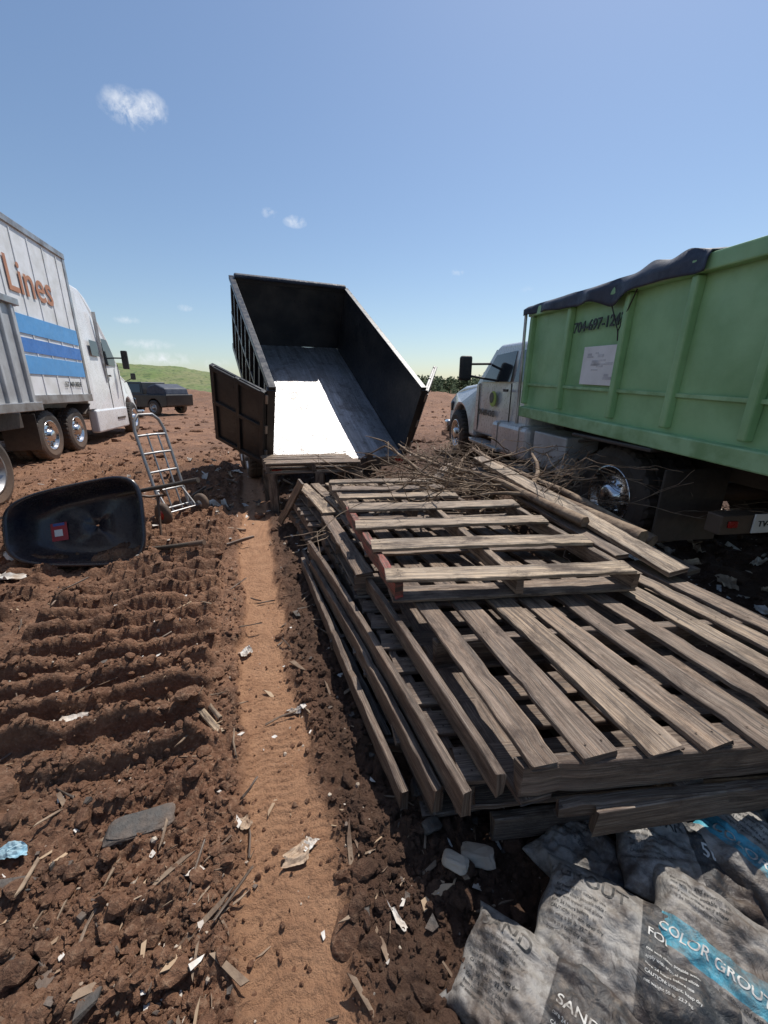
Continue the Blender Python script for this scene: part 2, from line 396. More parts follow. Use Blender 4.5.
NAILM=mat('rusty_nail',(.05,.03,.02),rough=.6,metal=.5)
def dirv(deg): return Vector((math.cos(R(deg)),math.sin(R(deg)),0))
def pallet(org,ax,ay,W,Ln,slat='y',n=8,tint=(.3,.6),sw=.095,red=False,dz=0,sth=.09,skip=(),bottom=True,name='wooden_pallet',nstr=3,dzx=0,hi=(),wv=.12):
    O=Vector(org); ux=dirv(ax); uy=dirv(ay+90); ux=(ux+Vector((0,0,dzx))).normalized(); uy=(uy+Vector((0,0,dz))).normalized(); up=ux.cross(uy).normalized()
    w=Wood(); par=empty(name)
    sd,pd,SL,PL=(uy,ux,Ln,W) if slat=='y' else (ux,uy,W,Ln)
    rt=lambda:random.uniform(*tint)
    dk=.02
    nails=[]
    for i in range(n):
        if i in skip: continue
        off=sw/2+(PL-sw)*i/(n-1)+random.uniform(-.012,.012)
        ww=sw*random.uniform(1-wv,1+wv)
        if i in(0,n-1): off=min(max(off,ww/2),PL-ww/2)
        a=O+pd*off+up*(-dk/2+random.uniform(0,.003))+sd*random.uniform(-.025,.01)
        t=rt()
        if i in hi: t=.98
        w.add(a,a+sd*(SL+random.uniform(-.03,.02))+pd*random.uniform(-.016,.016),pd,ww,dk,t)
        for j in range(nstr):
            so=.045+(SL-.09)*j/(nstr-1)
            for q in(-.25,.25): nails.append(O+pd*(off+q*ww)+sd*(so+random.uniform(-.008,.008))+up*.0035)
    for j in range(nstr):
        so=.022+(SL-.044)*j/(nstr-1)
        a=O+sd*so+up*(-dk-sth/2-.001)
        w.add(a,a+pd*PL,sd,.042,sth,rt()*.5+ (.2 if red else 0),1 if red and j==0 else 0)
    if bottom:
        nb=max(3,n//2)
        for i in range(nb):
            off=sw/2+(PL-sw)*i/(nb-1)
            a=O+pd*off+up*(-dk*1.5-sth-.002)
            w.add(a,a+sd*SL,pd,sw,.018,rt()*.6)
    w.build('boards',par)
    vs=[];fs=[]
    for p in nails:
        b=len(vs)
        for k in range(6): vs.append(p+ux*.0035*math.cos(k*1.047)+uy*.0035*math.sin(k*1.047)+up*.001)
        fs.append(tuple(range(b,b+6)))
    mesh('nails',vs,fs,NAILM,par)
    return par
pallet((.05,1.70,.60),5,17,1.24,1.12,'x',4,(.75,1.0),.125,red=True,dz=.06,sth=.085,hi=(0,1))
pallet((.39,.86,.455),6,16,1.55,1.26,'y',9,(.30,.85),.104,sth=.11,wv=.16)
pallet((-.16,2.06,.455),7,18,1.3,1.15,'y',9,(.15,.65),.1,sth=.09)
pallet((-.52,3.20,.47),7,22,1.15,1.15,'y',8,(.6,1.0),.11,sth=.09)
pallet((-.26,2.88,.60),4,17,1.0,.95,'x',4,(.5,.95),.12,sth=.085,dz=.02)
pallet((.24,.92,.315),6,19,1.35,2.35,'x',14,(.05,.35),.115,sth=.09)
pallet((.15,1.00,.175),8,20,1.35,2.3,'x',12,(.0,.3),.115,sth=.09)
pallet((-.62,3.25,.33),7,22,1.2,1.15,'x',7,(.1,.5),.11)
pallet((-.66,3.28,.19),7,22,1.2,1.15,'x',7,(.1,.4),.11)
lw=empty('loose_planks'); w=Wood()
for (a,b,ww,t) in [((.33,.86,.37),(-.40,2.9,.38),.085,.3),((.24,.87,.29),(-.60,3.0,.25),.10,.2),((.17,.94,.20),(-.55,2.8,.17),.10,.12),((.07,1.02,.11),(-.66,3.0,.10),.09,.15),((.02,1.3,.05),(-.5,2.6,.06),.09,.1),
    ((.60,.84,.265),(1.75,.99,.275),.10,.2),((.5,.85,.30),(1.75,.96,.29),.05,.1),((-.72,3.3,.04),(-.25,2.2,.05),.09,.4),((-1.15,4.2,.05),(-.85,4.0,.55),.08,.55),((.35,.95,.09),(1.4,1.05,.12),.1,.1),((-.30,1.95,.06),(.1,2.1,.12),.06,.4),((.0,1.30,.05),(.3,1.2,.14),.05,.3)]:
    w.add(a,b,(0,0,1),ww,.03,t,warp=.008)
w.build('boards',lw)
pallet((-1.42,4.75,.60),8,20,1.15,.75,'x',5,(.35,.8),.13,sth=.09)
tr=empty('timber_blocks'); w=Wood()
for x,y in((-1.36,4.8),(-.8,4.88),(-.32,4.94),(-1.6,5.4),(-.6,5.5)):
    w.add((x,y,gz(x,y)-.03),(x,y,.47),(1,0,0),.1,.09,random.uniform(.1,.4))
w.build('blocks',tr)
bd=empty('long_boards'); w=Wood()
for a,b,ww,t in [((1.60,1.98,.50),(.98,4.1,.78),.13,.8),((1.42,2.2,.5),(.95,4.1,.66),.09,.35),((1.95,2.3,.35),(1.3,4.6,.5),.1,.3),((1.75,2.5,.15),(1.55,4.6,.6),.12,.3),((.3,3.4,.5),(.75,4.6,.62),.1,.6)]:
    w.add(a,b,(1,0,0.1),ww,.03,t)
w.build('boards',bd)
# ------------------------------------------------------------ brush
cu=bpy.data.curves.new('brush_pile','CURVE'); cu.dimensions='3D'; cu.bevel_depth=1; cu.bevel_resolution=1; cu.use_fill_caps=True
def branch(p,d,Ln,r,depth=0,stiff=.22):
    n=7; sp=cu.splines.new('POLY'); sp.points.add(n-1); P=Vector(p); D=Vector(d).normalized()
    for i in range(n):
        q=sp.points[i]; q.co=(P.x,P.y,P.z,1); q.radius=max(.0022,r*(1-i/n*.8))
        if depth<2 and i>1 and random.random()<.42: branch(P,D+Vector((random.uniform(-.8,.8),random.uniform(-.8,.8),random.uniform(-.3,.4))),Ln*.5,r*.5,depth+1)
        D=(D+Vector([random.uniform(-stiff,stiff) for _ in range(3)])).normalized(); P=P+D*(Ln/n)
        if P.z<.02: P.z=.02
        if P.z>.92: D.z=-abs(D.z)*.5
for i in range(170):
    x=random.gauss(1.0,.5); y=random.gauss(4.0,.5); z=abs(random.gauss(.44,.17))
    a=random.uniform(0,6.28)
    branch((x,y,z),(math.cos(a),math.sin(a)*.7,random.uniform(-.15,.2)),random.uniform(.5,1.2),random.uniform(.004,.013))
for i in range(24):
    x=random.uniform(-.2,.5); y=random.uniform(3.7,4.6); a=random.uniform(-.6,.6)
    branch((x,y,random.uniform(.5,.58)),(math.cos(a),math.sin(a),random.uniform(-.03,.1)),random.uniform(.4,.9),random.uniform(.004,.010),1)
for i in range(18):
    x=random.uniform(.5,2.0); y=random.uniform(3.0,4.5); a=random.uniform(1.2,2.2)
    branch((x,y,random.uniform(.2,.6)),(math.cos(a),math.sin(a)*.8,.1),random.uniform(1,1.6),random.uniform(.02,.04),1,.1)
branch((1.62,2.35,.56),(-.32,.9,.08),2.5,.055,1,.06)
branch((1.35,2.55,.60),(-.28,.9,.07),2.2,.04,1,.08)
branch((1.80,2.5,.48),(-.33,.9,.12),2.0,.045,1,.08)
cu.materials.append(BARK); o=bpy.data.objects.new('brush_pile',cu); col.objects.link(o)
def mound(name,cx,cy,rx,ry,h,m,n=70):
    u=np.linspace(-1,1,n); U,V=np.meshgrid(u,u); x=cx+U*rx;y=cy+V*ry
    rr=np.clip(1-np.hypot(U,V),0,1); z=height(x,y)-.03+sst(0,.8,rr)*h*(.5+1.0*fbm(x*3+20,y*3,5,33))+(fbm(x*12+40,y*12,3,2)-.5)*.06*sst(0,.3,rr)
    vs=np.stack([x,y,z],-1).reshape(-1,3).tolist(); i=np.arange(n*n).reshape(n,n)
    fs=np.stack([i[:-1,:-1],i[:-1,1:],i[1:,1:],i[1:,:-1]],-1).reshape(-1,4).tolist()
    return mesh(name,vs,fs,m,None,True)
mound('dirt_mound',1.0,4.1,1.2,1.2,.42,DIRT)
# ------------------------------------------------------------ debris
def chips(name,n,m,smin,smax,asp,th,y0=.5,y1=9,keep=.3,spread=1.25,jit=.6,xlo=-99):
    x,y=scatter(n,y0,y1,spread,keep,xlo)
    k=len(x); v=np.array([[a,b,c] for a in(-.5,.5) for b in(-.5,.5) for c in(-.5,.5)]); f=np.array([(0,1,3,2),(4,6,7,5),(0,4,5,1),(2,3,7,6),(0,2,6,4),(1,5,7,3)])
    s=smin+(smax-smin)*rng.random(k)**2.6
    S=np.stack([s,s*asp*(.4+1.2*rng.random(k)),np.maximum(th,s*th*3)],-1)
    tilt=(rng.random(k)-.5)*.8; ang=rng.random(k)*6.28
    ca,sa,cb,sb=np.cos(ang),np.sin(ang),np.cos(tilt),np.sin(tilt);z=np.zeros(k);o=np.ones(k)
    rm=np.stack([ca,-sa,z,sa,ca,z,z,z,o],-1).reshape(k,3,3)@np.stack([cb,z,sb,z,o,z,-sb,z,cb],-1).reshape(k,3,3)
    V=v[None]*S[:,None,:]; jx=(1+jit*(rng.random((k,4,1))-.5)*2); V=V*np.repeat(jx,2,axis=1)
    V=np.einsum('nij,nkj->nki',rm,V)+np.stack([x,y,height(x,y)+.006],-1)[:,None,:]
    F=(f[None]+(np.arange(k)*8)[:,None,None]).reshape(-1,4)
    fastmesh(name,V.reshape(-1,3),F,m)
CH=mat('pale_wood_chip',(.42,.30,.19),(.22,.14,.085),rough=.8)
chips('wood_splinters',700,BARK,.012,.15,.09,.004)
chips('wood_chips',380,CH,.010,.08,.2,.003)
chips('paper_scraps',420,PAPER,.006,.040,.6,.0012,jit=.8)
chips('far_litter',520,PAPER,.02,.13,.5,.004,3.2,10,.3,1.2,.8)
chips('right_litter',900,PAPER,.02,.12,.5,.004,1.6,6,.3,1.3,.8,1.7)
chips('rubble_bits',260,SLATE,.012,.05,.7,.01,keep=.1)
def crumple(name,cx,cy,sx,sy,rz,m,h=.02,n=16,z=.012):
    u=np.linspace(-1,1,n);U,V=np.meshgrid(u,u)
    th=np.arctan2(V,U); a_,b_=rng.random(2)*6
    k=1-.10*np.cos(2*th+a_)*np.hypot(U,V)-.07*np.cos(5*th+b_)*np.hypot(U,V)+.10*(fbm(U*3+cx*9+60,V*3+60,2,3)-.5)
    sk=rng.uniform(-.5,.5)
    x=U*sx*k+V*sy*sk;y=V*sy*k*(1+.35*U*rng.uniform(-1,1));c,s=math.cos(rz),math.sin(rz);wx=cx+c*x-s*y;wy=cy+s*x+c*y
    fold=np.abs(U*math.cos(a_)+V*math.sin(a_))
    zz=height(wx,wy)*.6+gz(cx,cy)*.4+z+h*(np.abs(fbm(U*1.7+cx*9+60,V*1.7+cy*5+60,3,5)-.5)*2.0+.35*fold+.08*rng.random(U.shape))
    i=np.arange(n*n).reshape(n,n)
    return mesh(name,np.stack([wx,wy,zz],-1).reshape(-1,3).tolist(),np.stack([i[:-1,:-1],i[:-1,1:],i[1:,1:],i[1:,:-1]],-1).reshape(-1,4).tolist(),m)
crumple('crumpled_paper',-1.36,1.46,.085,.03,.3,PAPER,.02)
crumple('crumpled_paper',-.285,.92,.045,.026,.5,PAPERT,.012)
crumple('crumpled_paper',-.25,.95,.022,.018,1.2,PAPER,.01)
crumple('crumpled_paper',-1.22,.92,.045,.02,.4,BLUESC,.015)
crumple('crumpled_paper',-2.25,4.75,.20,.10,-.3,PAPER,.04)
crumple('crumpled_paper',-3.15,2.75,.28,.12,.3,PAPER,.06)
crumple('crumpled_paper',-3.2,3.3,.2,.12,.1,PAPER,.05)
crumple('crumpled_paper',-.80,1.98,.04,.025,1,PAPER,.03)
crumple('crumpled_paper',-.48,1.0,.025,.015,1,PAPERT,.015)
crumple('crumpled_paper',.04,.74,.008,.035,.25,PAPER,.008,8)
crumple('crumpled_paper',-.42,1.55,.035,.015,.1,PAPER,.02)
for i in range(70):
    x=random.uniform(1.7,4.4);y=random.uniform(1.7,5.4)
    crumple('crumpled_paper',x,y,random.uniform(.03,.12),random.uniform(.02,.07),random.uniform(0,3),random.choice([PAPER,PAPERT,PAPERT,SLATE]),.05,8)
for i in range(50):
    x=random.uniform(-5.5,-1.3);y=random.uniform(3.4,9)
    crumple('crumpled_paper',x,y,random.uniform(.02,.09),random.uniform(.02,.05),random.uniform(0,3),random.choice([PAPER,PAPERT,SLATE]),.04,8)
sl=empty('broken_plank'); w=Wood()
w.add((-.87,1.52,.05),(-.70,1.36,.045),(1,1,0),.03,.012,1.0); w.add((-.84,1.54,.04),(-.72,1.43,.06),(1,1,.3),.018,.01,1.0)
w.build('boards',sl)
st=empty('loose_sticks'); w=Wood()
for i in range(44):
    x=random.uniform(-2.4,-.4);y=random.uniform(.6,3.2);a=random.uniform(0,3.1);Ln=random.uniform(.05,.18);z=gz(x,y)+.015
    w.add((x,y,z),(x+Ln*math.cos(a),y+Ln*math.sin(a),z+random.uniform(-.01,.02)),(0,0,1),.010,.007,random.uniform(.1,.7),chip=.01)
for i in range(26):
    x=random.uniform(-4.2,-1.4);y=random.uniform(3.4,7);a=random.uniform(0,3.1);Ln=random.uniform(.1,.5);z=gz(x,y)+.03
    w.add((x,y,z),(x+Ln*math.cos(a),y+Ln*math.sin(a),z+random.uniform(-.01,.05)),(0,0,1),.03,.015,random.uniform(.1,.9),chip=.01)
w.build('boards',st)
def chunk(name,c,s,rz,m,tilt=.2):
    v,f=ico(3); v=np.sign(v)*np.abs(v)**.5
    x,y,z=v[:,0],v[:,1],v[:,2]
    k=1+.35*(fbm(x*1.3+c[0]*7+29,y*1.3+z+c[1]*5+9,4,5)-.5)*2
    v=v*np.array(s)*k[:,None]
    mt=Matrix.Translation(c)@Euler((tilt,tilt*.6,rz)).to_matrix().to_4x4()
    return mesh(name,[mt@Vector(q) for q in v],f.tolist(),m)
chunk('broken_slab',(-.82,.99,gz(-.82,.99)+.012),(.10,.04,.014),.45,SLATE,.25)
chunk('broken_slab',(-1.12,.82,gz(-1.12,.82)+.01),(.06,.022,.012),.2,SLATE,.2)
for x,y,s in((.02,1.55,.05),(.0,1.75,.04),(.13,1.12,.05),(-.02,1.35,.03),(-.5,3.4,.06),(-.06,1.0,.03),(.22,.86,.04),(.3,.9,.05),(-.25,2.2,.05),(.16,.98,.035),(-1.5,4.6,.07),(-3.6,5.5,.12),(-2.9,6.4,.1)):
    chunk('broken_slab',(x,y,gz(x,y)+.02),(s,s*.6,s*.4),random.uniform(0,3),random.choice([SLATE,STONE,DIRT]),.3)
# ------------------------------------------------------------ bags
def bag_mat(name,blue):
    m,n,l,b=nt(name)
    tc=n.new('ShaderNodeTexCoord'); uv=n.new('ShaderNodeUVMap').outputs[0]
    s=n.new('ShaderNodeSeparateXYZ'); l.new(uv,s.inputs[0])
    d=noise(n,l,tc.outputs['Object'],6,10,.75); d2=noise(n,l,tc.outputs['Object'],34,8,.75); d3=noise(n,l,tc.outputs['Object'],2.3,6,.6)
    c=mixc(n,l,mapr(n,l,d,.3,.65),(.36,.34,.31),(.14,.13,.12))
    panel=math_(n,l,'MULTIPLY',mapr(n,l,s.outputs[0],.52,.525),mapr(n,l,s.outputs[0],.95,.945))
    c=mixc(n,l,math_(n,l,'MULTIPLY',panel,.96),c,(.022,.026,.03))
    if blue:
        bnd=math_(n,l,'MULTIPLY',mapr(n,l,s.outputs[1],.20,.205),mapr(n,l,s.outputs[1],.46,.455))
        c=mixc(n,l,math_(n,l,'MULTIPLY',bnd,.9),c,(.05,.34,.46))
    c=mixc(n,l,mapr(n,l,d,.46,.62,0,.85),c,(.055,.038,.029))
    c=mixc(n,l,mapr(n,l,d2,.52,.68,0,.5),c,(.28,.23,.18))
    c=mixc(n,l,mapr(n,l,d3,.49,.66,0,.55),c,(.10,.068,.047))
    l.new(c,b.inputs['Base Color']); l.new(mapr(n,l,d2,.3,.7,.28,.7),b.inputs['Roughness'])
    bp=n.new('ShaderNodeBump'); bp.inputs['Strength'].default_value=.8; bp.inputs['Distance'].default_value=.012
    l.new(math_(n,l,'ADD',noise(n,l,tc.outputs['Object'],16,6,.6,1.4),math_(n,l,'MULTIPLY',d2,.3)),bp.inputs['Height']); l.new(bp.outputs[0],b.inputs['Normal'])
    return m
BAGA=bag_mat('printed_bag',True);BAGB=bag_mat('printed_bag_plain',False)
INK=mat('bag_ink',(.025,.025,.025),(.13,.115,.10),scale=18,rough=.6,ramp=(.45,.6)); WINK=mat('bag_white_ink',(.52,.51,.48),(.12,.10,.085),scale=18,rough=.6,ramp=(.50,.64))
def bag(c,rot,m,Lx=.42,Ly=.27,T=.10,seed=0,lines=()):
    par=empty('cement_bag')
    mt=Matrix.Translation(c)@Euler(rot).to_matrix().to_4x4()
    def surf(u,v):
        u=np.asarray(u,float);v=np.asarray(v,float)
        e=np.clip(1-np.abs(u)**3.5,0,1)**.6*np.clip(1-np.abs(v)**3.0,0,1)**.6
        wr=(fbm(u*2.0+seed*3.1+20,v*2.0+seed+20,4,seed)-.5)*.055
        wr2=np.abs(fbm(u*4+seed+20,v*2.5+seed*2+20,3,seed+5)-.5)*.05
        return T/2*e+(wr+wr2)*np.minimum(1,e*2)+.004
    def plan(u,v): return u*Lx/2*(1-.07*(1-v*v)*np.abs(u)**4+.03*np.sin(v*5+seed)*np.abs(u)**6),v*Ly/2*(1-.08*np.abs(u)**4+.03*np.sin(u*4+seed)*np.abs(v)**4)
    n=60;t=np.linspace(-1,1,n);UU,VV=np.meshgrid(t,t,indexing='ij');vs=[];uv=[]
    px,py=plan(UU,VV); zs=surf(UU,VV)
    for sgn in(1,-1):
        for i in range(n):
            for j in range(n):
                z=zs[i,j] if sgn>0 else -zs[i,j]*.6
                vs.append(mt@Vector((px[i,j],py[i,j],z))); uv.append(((UU[i,j]+1)/2,(VV[i,j]+1)/2))
    fs=[]
    for q in(0,1):
        for i in range(n-1):
            for j in range(n-1):
                a=q*n*n+i*n+j; t_=(a,a+n,a+n+1,a+1); fs.append(t_ if q==0 else t_[::-1])
    def ed(i,j,i2,j2): fs.append((i*n+j,i2*n+j2,n*n+i2*n+j2,n*n+i*n+j))
    for i in range(n-1): ed(i,0,i+1,0);ed(i,n-1,i+1,n-1);ed(0,i,0,i+1);ed(n-1,i,n-1,i+1)
    o=mesh('sack',vs,fs,m,par,True)
    ul=o.data.uv_layers.new(name='UVMap')
    for lp in o.data.loops: ul.data[lp.index].uv=uv[lp.vertex_index]
    for body,size,ux,vy,ink in lines:
        cu=bpy.data.curves.new('t','FONT');cu.body=body;cu.size=size;cu.offset=size*.012
        to=bpy.data.objects.new('t',cu);col.objects.link(to)
        bpy.context.view_layer.update()
        me=bpy.data.meshes.new_from_object(to.evaluated_get(bpy.context.evaluated_depsgraph_get()))
        bm=bmesh.new();bm.from_mesh(me);bmesh.ops.triangulate(bm,faces=bm.faces)
        bmesh.ops.subdivide_edges(bm,edges=[e for e in bm.edges if e.calc_length()>.012],cuts=2)
        for v in bm.verts:
            u=ux+v.co.x/(Lx/2);w_=vy+v.co.y/(Ly/2)
            u=max(-.95,min(.95,u)); w_=max(-.95,min(.95,w_))
            a_,b_=plan(u,w_)
            v.co=mt@Vector((float(a_),float(b_),float(surf(u,w_))+.0014))
        bm.to_mesh(me);bm.free();me.materials.clear();me.materials.append(ink)
        t2=bpy.data.objects.new('lettering',me);col.objects.link(t2);t2.parent=par
        bpy.data.objects.remove(to)
    return par
small=["for interior and exterior use","mix with clean potable water","apply with trowel and allow","cure 24 hours before use","CAUTION: irritant. keep dry","net weight 50 lb  22.7 kg","store in a cool dry place","from moisture. see back"]
def ls(u0,v0,n,sz=.011,ink=INK,k=0): return [(small[(i+k)%8],sz,u0,v0-i*.115,ink) for i in range(n)]
bag((.37,.55,.06),(.12,-.10,R(-38)),BAGB,.42,.25,.10,1,[("SAND",.05,-.85,.45,INK)]+ls(-.85,.28,9)+[("SANDED",.034,.12,.1,WINK)]+ls(.12,-.1,4,.009,WINK,3))
bag((.62,.63,.09),(.15,-.06,R(-36)),BAGB,.46,.27,.11,2,[("GROUT",.05,-.85,.50,INK)]+ls(-.85,.30,8)+[("FOR FLOORS",.028,.1,.3,WINK)]+ls(.1,.05,5,.009,WINK,1))
bag((.87,.57,.11),(.15,.04,R(-44)),BAGA,.46,.27,.11,4,[("COLOR GROUT",.030,-.86,-.42,WINK)]+ls(-.85,.65,4)+ls(-.3,-.68,2,.009))
bag((.90,.84,.09),(.10,.10,R(-14)),BAGB,.40,.26,.10,3,[("MORTAR",.042,-.85,.4,INK),("50 LB",.045,.15,.0,WINK)]+ls(-.85,.2,6,.010))
bag((1.14,.78,.10),(.0,.12,R(-60)),BAGA,.44,.27,.11,5,[("COLOR",.04,-.8,-.48,WINK)]+ls(-.85,.6,6))
bag((.66,.84,.03),(.0,.05,R(-50)),BAGB,.38,.25,.09,6,ls(-.85,.6,6))
bag((1.22,1.0,.05),(.0,.05,R(10)),BAGB,.44,.27,.10,7,[])
# ------------------------------------------------------------ semi truck (left)
SP=(-8.25,8.32,0)
S=empty('semi_truck_tractor',SP,R(16))
wz=.52
for s in(1,-1):
    for i,yy in enumerate((0,1.32)): wheel('drive_wheel_%d_%d'%(i,s),S,(s*1.08,yy,wz),.52,.26,s,CHR,dual=True)
    wheel('steer_wheel_%d'%s,S,(s*1.05,6.05,wz),.52,.28,s,CHR)
cabp=[(2.75,.75),(2.75,3.95),(2.9,4.08),(3.55,4.06),(3.9,3.9),(4.35,3.35),(4.75,2.9),(5.3,2.05),(5.3,.75)]
prism('cab',S,cabp,lambda y,z:1.2-.04*max(0,z-1.9)-.10*max(0,z-3.2),WHITE,.07)
arc=[(6.05+.66*math.cos(a),.52+.66*math.sin(a)) for a in np.linspace(math.pi,0.0,12)]
hood=[(5.2,2.02),(6.3,1.92),(7.1,1.72),(7.38,1.45),(7.42,.62),(6.74,.58)]+[p for p in arc[::-1]][1:-1]+[(5.38,.58),(5.2,.58)]
prism('hood',S,hood,lambda y,z:(1.13-.08*max(0,y-5.3)) if z<1.3 else .98-.07*(y-5.2),WHITE,.06)
box('bumper',S,(0,7.45,.55),(2.3,.22,.34),CHR,bev=.05)
box('grille',S,(0,7.43,1.15),(1.0,.06,.75),CHR,bev=.02)
for s in(1,-1):
    box('headlamp_%d'%s,S,(s*.82,7.32,1.05),(.3,.16,.22),GLASS,bev=.05)
    def side(z): return s*(1.2-.04*max(0,z-1.9)-.10*max(0,z-3.2)+.006)
    poly('side_window_%d'%s,S,[(side(z),y,z) for y,z in((4.15,2.15),(4.95,2.15),(4.95,2.42),(4.60,2.88),(4.15,2.88))],GLASS)
    poly('sleeper_window_%d'%s,S,[(side(z),y,z) for y,z in((3.2,2.35),(3.75,2.35),(3.75,2.75),(3.2,2.75))],GLASS)
    for yy in(4.05,5.12): box('door_seam_%d'%s,S,(s*1.2,yy,1.55),(.015,.018,1.35),BLK,bev=0)
    box('cab_seam_%d'%s,S,(s*1.17,3.95,2.6),(.09,.02,1.9),STEEL,bev=0)
    box('door_handle_%d'%s,S,(s*1.215,4.2,1.85),(.04,.16,.05),BLK)
    box('tank_fairing_%d'%s,S,(s*1.12,3.9,.62),(.22,2.6,.62),WHITE,bev=.05)
    box('step_%d'%s,S,(s*1.2,4.5,.62),(.12,.7,.06),BLK)
    box('mirror_arm_%d'%s,S,(s*1.33,4.95,2.4),(.3,.04,.04),BLK)
    box('mirror_%d'%s,S,(s*1.48,4.98,2.35),(.18,.1,.55),BLK,bev=.03)
    box('hood_mirror_%d'%s,S,(s*1.2,6.6,1.9),(.16,.06,.22),BLK,bev=.03)
    tube('hood_mirror_arm_%d'%s,S,[(s*.95,6.4,1.7),(s*1.18,6.6,1.85)],.014,BLK)
    box('cab_extender_%d'%s,S,(s*1.17,2.55,2.4),(.04,.5,2.9),WHITE,bev=.01)
    box('mudflap_%d'%s,S,(s*1.0,-.7,.65),(.6,.02,.7),RUB)
    box('quarter_fender_%d'%s,S,(s*1.0,2.0,.98),(.5,.5,.03),BLK,rot=(.5,0,0))
    cyl('exhaust_%d'%s,S,(s*.98,2.6,2.6),.07,2.8,CHR,axis='z')
    box('frame_rail_%d'%s,S,(s*.43,2.8,.85),(.08,8.2,.28),BLK)
poly('windshield',S,[(-1.08,4.78,2.87),(1.08,4.78,2.87),(1.1,5.22,2.2),(-1.1,5.22,2.2)],GLASS,xf=Matrix.Translation((0,.02,.015)))
for x in(-.8,-.4,0,.4,.8): box('roof_light',S,(x,4.05,3.78),(.12,.12,.07),AMBER,bev=.02)
for yy in(0,1.32): cyl('axle_%s'%yy,S,(0,yy,wz),.09,1.9,BLK)
box('fifth_wheel',S,(0,.66,1.07),(.9,.9,.08),BLK)
T=empty('semi_trailer',SP,R(16))
y0,y1,zb,zt=-11.2,2.25,1.2,4.50
box('body',T,(0,(y0+y1)/2,(zb+zt)/2),(2.58,y1-y0,zt-zb),TRAILW,bev=.03)
xx=1.29
for z,h,mm in((zt-.04,.12,STEEL),(zb+.06,.18,STEEL)): box('rail',T,(xx+.012,(y0+y1)/2,z),(.05,y1-y0,h),mm,bev=.008)
yy=y0+.2
while yy<y1: box('rivet_post',T,(xx+.006,yy,(zb+zt)/2),(.02,.035,zt-zb-.3),TRAILW,bev=.003); yy+=.61
box('corner_post',T,(xx+.005,y1-.05,(zb+zt)/2),(.03,.12,zt-zb-.02),STEEL,bev=.01)
box('stripe_light',T,(xx+.012,(y0+y1)/2-.06,2.66),(.014,y1-y0-.18,.34),LBLUE,bev=0)
box('stripe_blue',T,(xx+.012,(y0+y1)/2-.06,2.28),(.014,y1-y0-.18,.26),BLUE,bev=0)
box('stripe_low',T,(xx+.012,(y0+y1)/2-.06,1.92),(.014,y1-y0-.18,.34),LBLUE,bev=0)
text('lettering',T,"n Lines",.86,(xx+.021,-1.22,3.22),(0,1,0),(0,0,1),ORANGE,ext=.001,bold=.006)
text('small_lettering',T,"53' AIR RIDE",.16,(xx+.022,.9,1.52),(0,1,0),(0,0,1),DARKT)
box('nose_fairing',T,(0,y1+.06,3.4),(2.1,.14,1.6),TRAILW,bev=.05)
for s in(1,-1): box('landing_leg_%d'%s,T,(s*.7,-1.6,.62),(.12,.12,1.15),STEEL); box('landing_foot_%d'%s,T,(s*.7,-1.6,.05),(.3,.3,.06),STEEL)
for s in(1,-1):
    for yy in(-8.6,-9.9): wheel('trailer_wheel_%d_%d'%(s,int(yy)),T,(s*1.1,yy,.52),.52,.26,s,STEEL,dual=True)
G=empty('grey_box_trailer',(-5.10,6.1,0),R(16))
box('body',G,(-1.2,-3.2,1.90),(2.4,6.4,1.40),GREYP,bev=.02)
for k in range(22): box('rib',G,(.012,-.15-.29*k,1.90),(.05,.06,1.36),GREYP,bev=.01)
box('top_rail',G,(.02,-3.2,2.60),(.08,6.42,.09),STEEL); box('bottom_rail',G,(.02,-3.2,1.22),(.08,6.42,.12),STEEL)
box('front_rail',G,(-1.2,.02,2.60),(2.4,.08,.09),STEEL)
for s in(-.3,-2.1): box('chassis_rail',G,(s,-3.1,1.02),(.12,6.2,.22),BLK)
for i,yy in enumerate((-1.3,-2.5)):
    wheel('wheel_a_%d'%i,G,(-.2,yy,.48),.48,.26,1,STEEL); wheel('wheel_b_%d'%i,G,(-2.2,yy,.48),.48,.26,-1,STEEL)
# ------------------------------------------------------------ dump trailer
D=empty('dump_trailer',(-.66,6.1,0),R(25))
TX=Matrix.Translation((0,0,.46))@Matrix.Rotation(R(31),4,'X')
W2,BL,BH=1.03,3.58,1.14
bx=lambda n,c,s,m,rot=(0,0,0),bev=.006: box(n,D,c,s,m,rot,bev,xf=TX)
n1,n2=60,110
xg=-W2+2*W2*np.arange(n1+1)/n1; yg=BL*np.arange(n2+1)/n2; XG,YG=np.meshgrid(xg,yg)
ZG=.003*np.sin(XG*9+YG*2)+.022*(fbm(XG*2+9,YG*1.6+3,3,4)-.3)+.010*np.abs(fbm(XG*6+19,YG*4+13,3,14)-.5)
fs=[]
for j in range(n2):
    for i in range(n1): a=j*(n1+1)+i; fs.append((a,a+1,a+n1+2,a+n1+1))
fo=mesh('bed_floor',np.stack([XG,YG,ZG],-1).reshape(-1,3).tolist(),fs,FLOOR,D,True); fo.matrix_local=TX
bx('bed_underside',(0,BL/2,-.05),(2*W2,BL,.06),BLACKP)
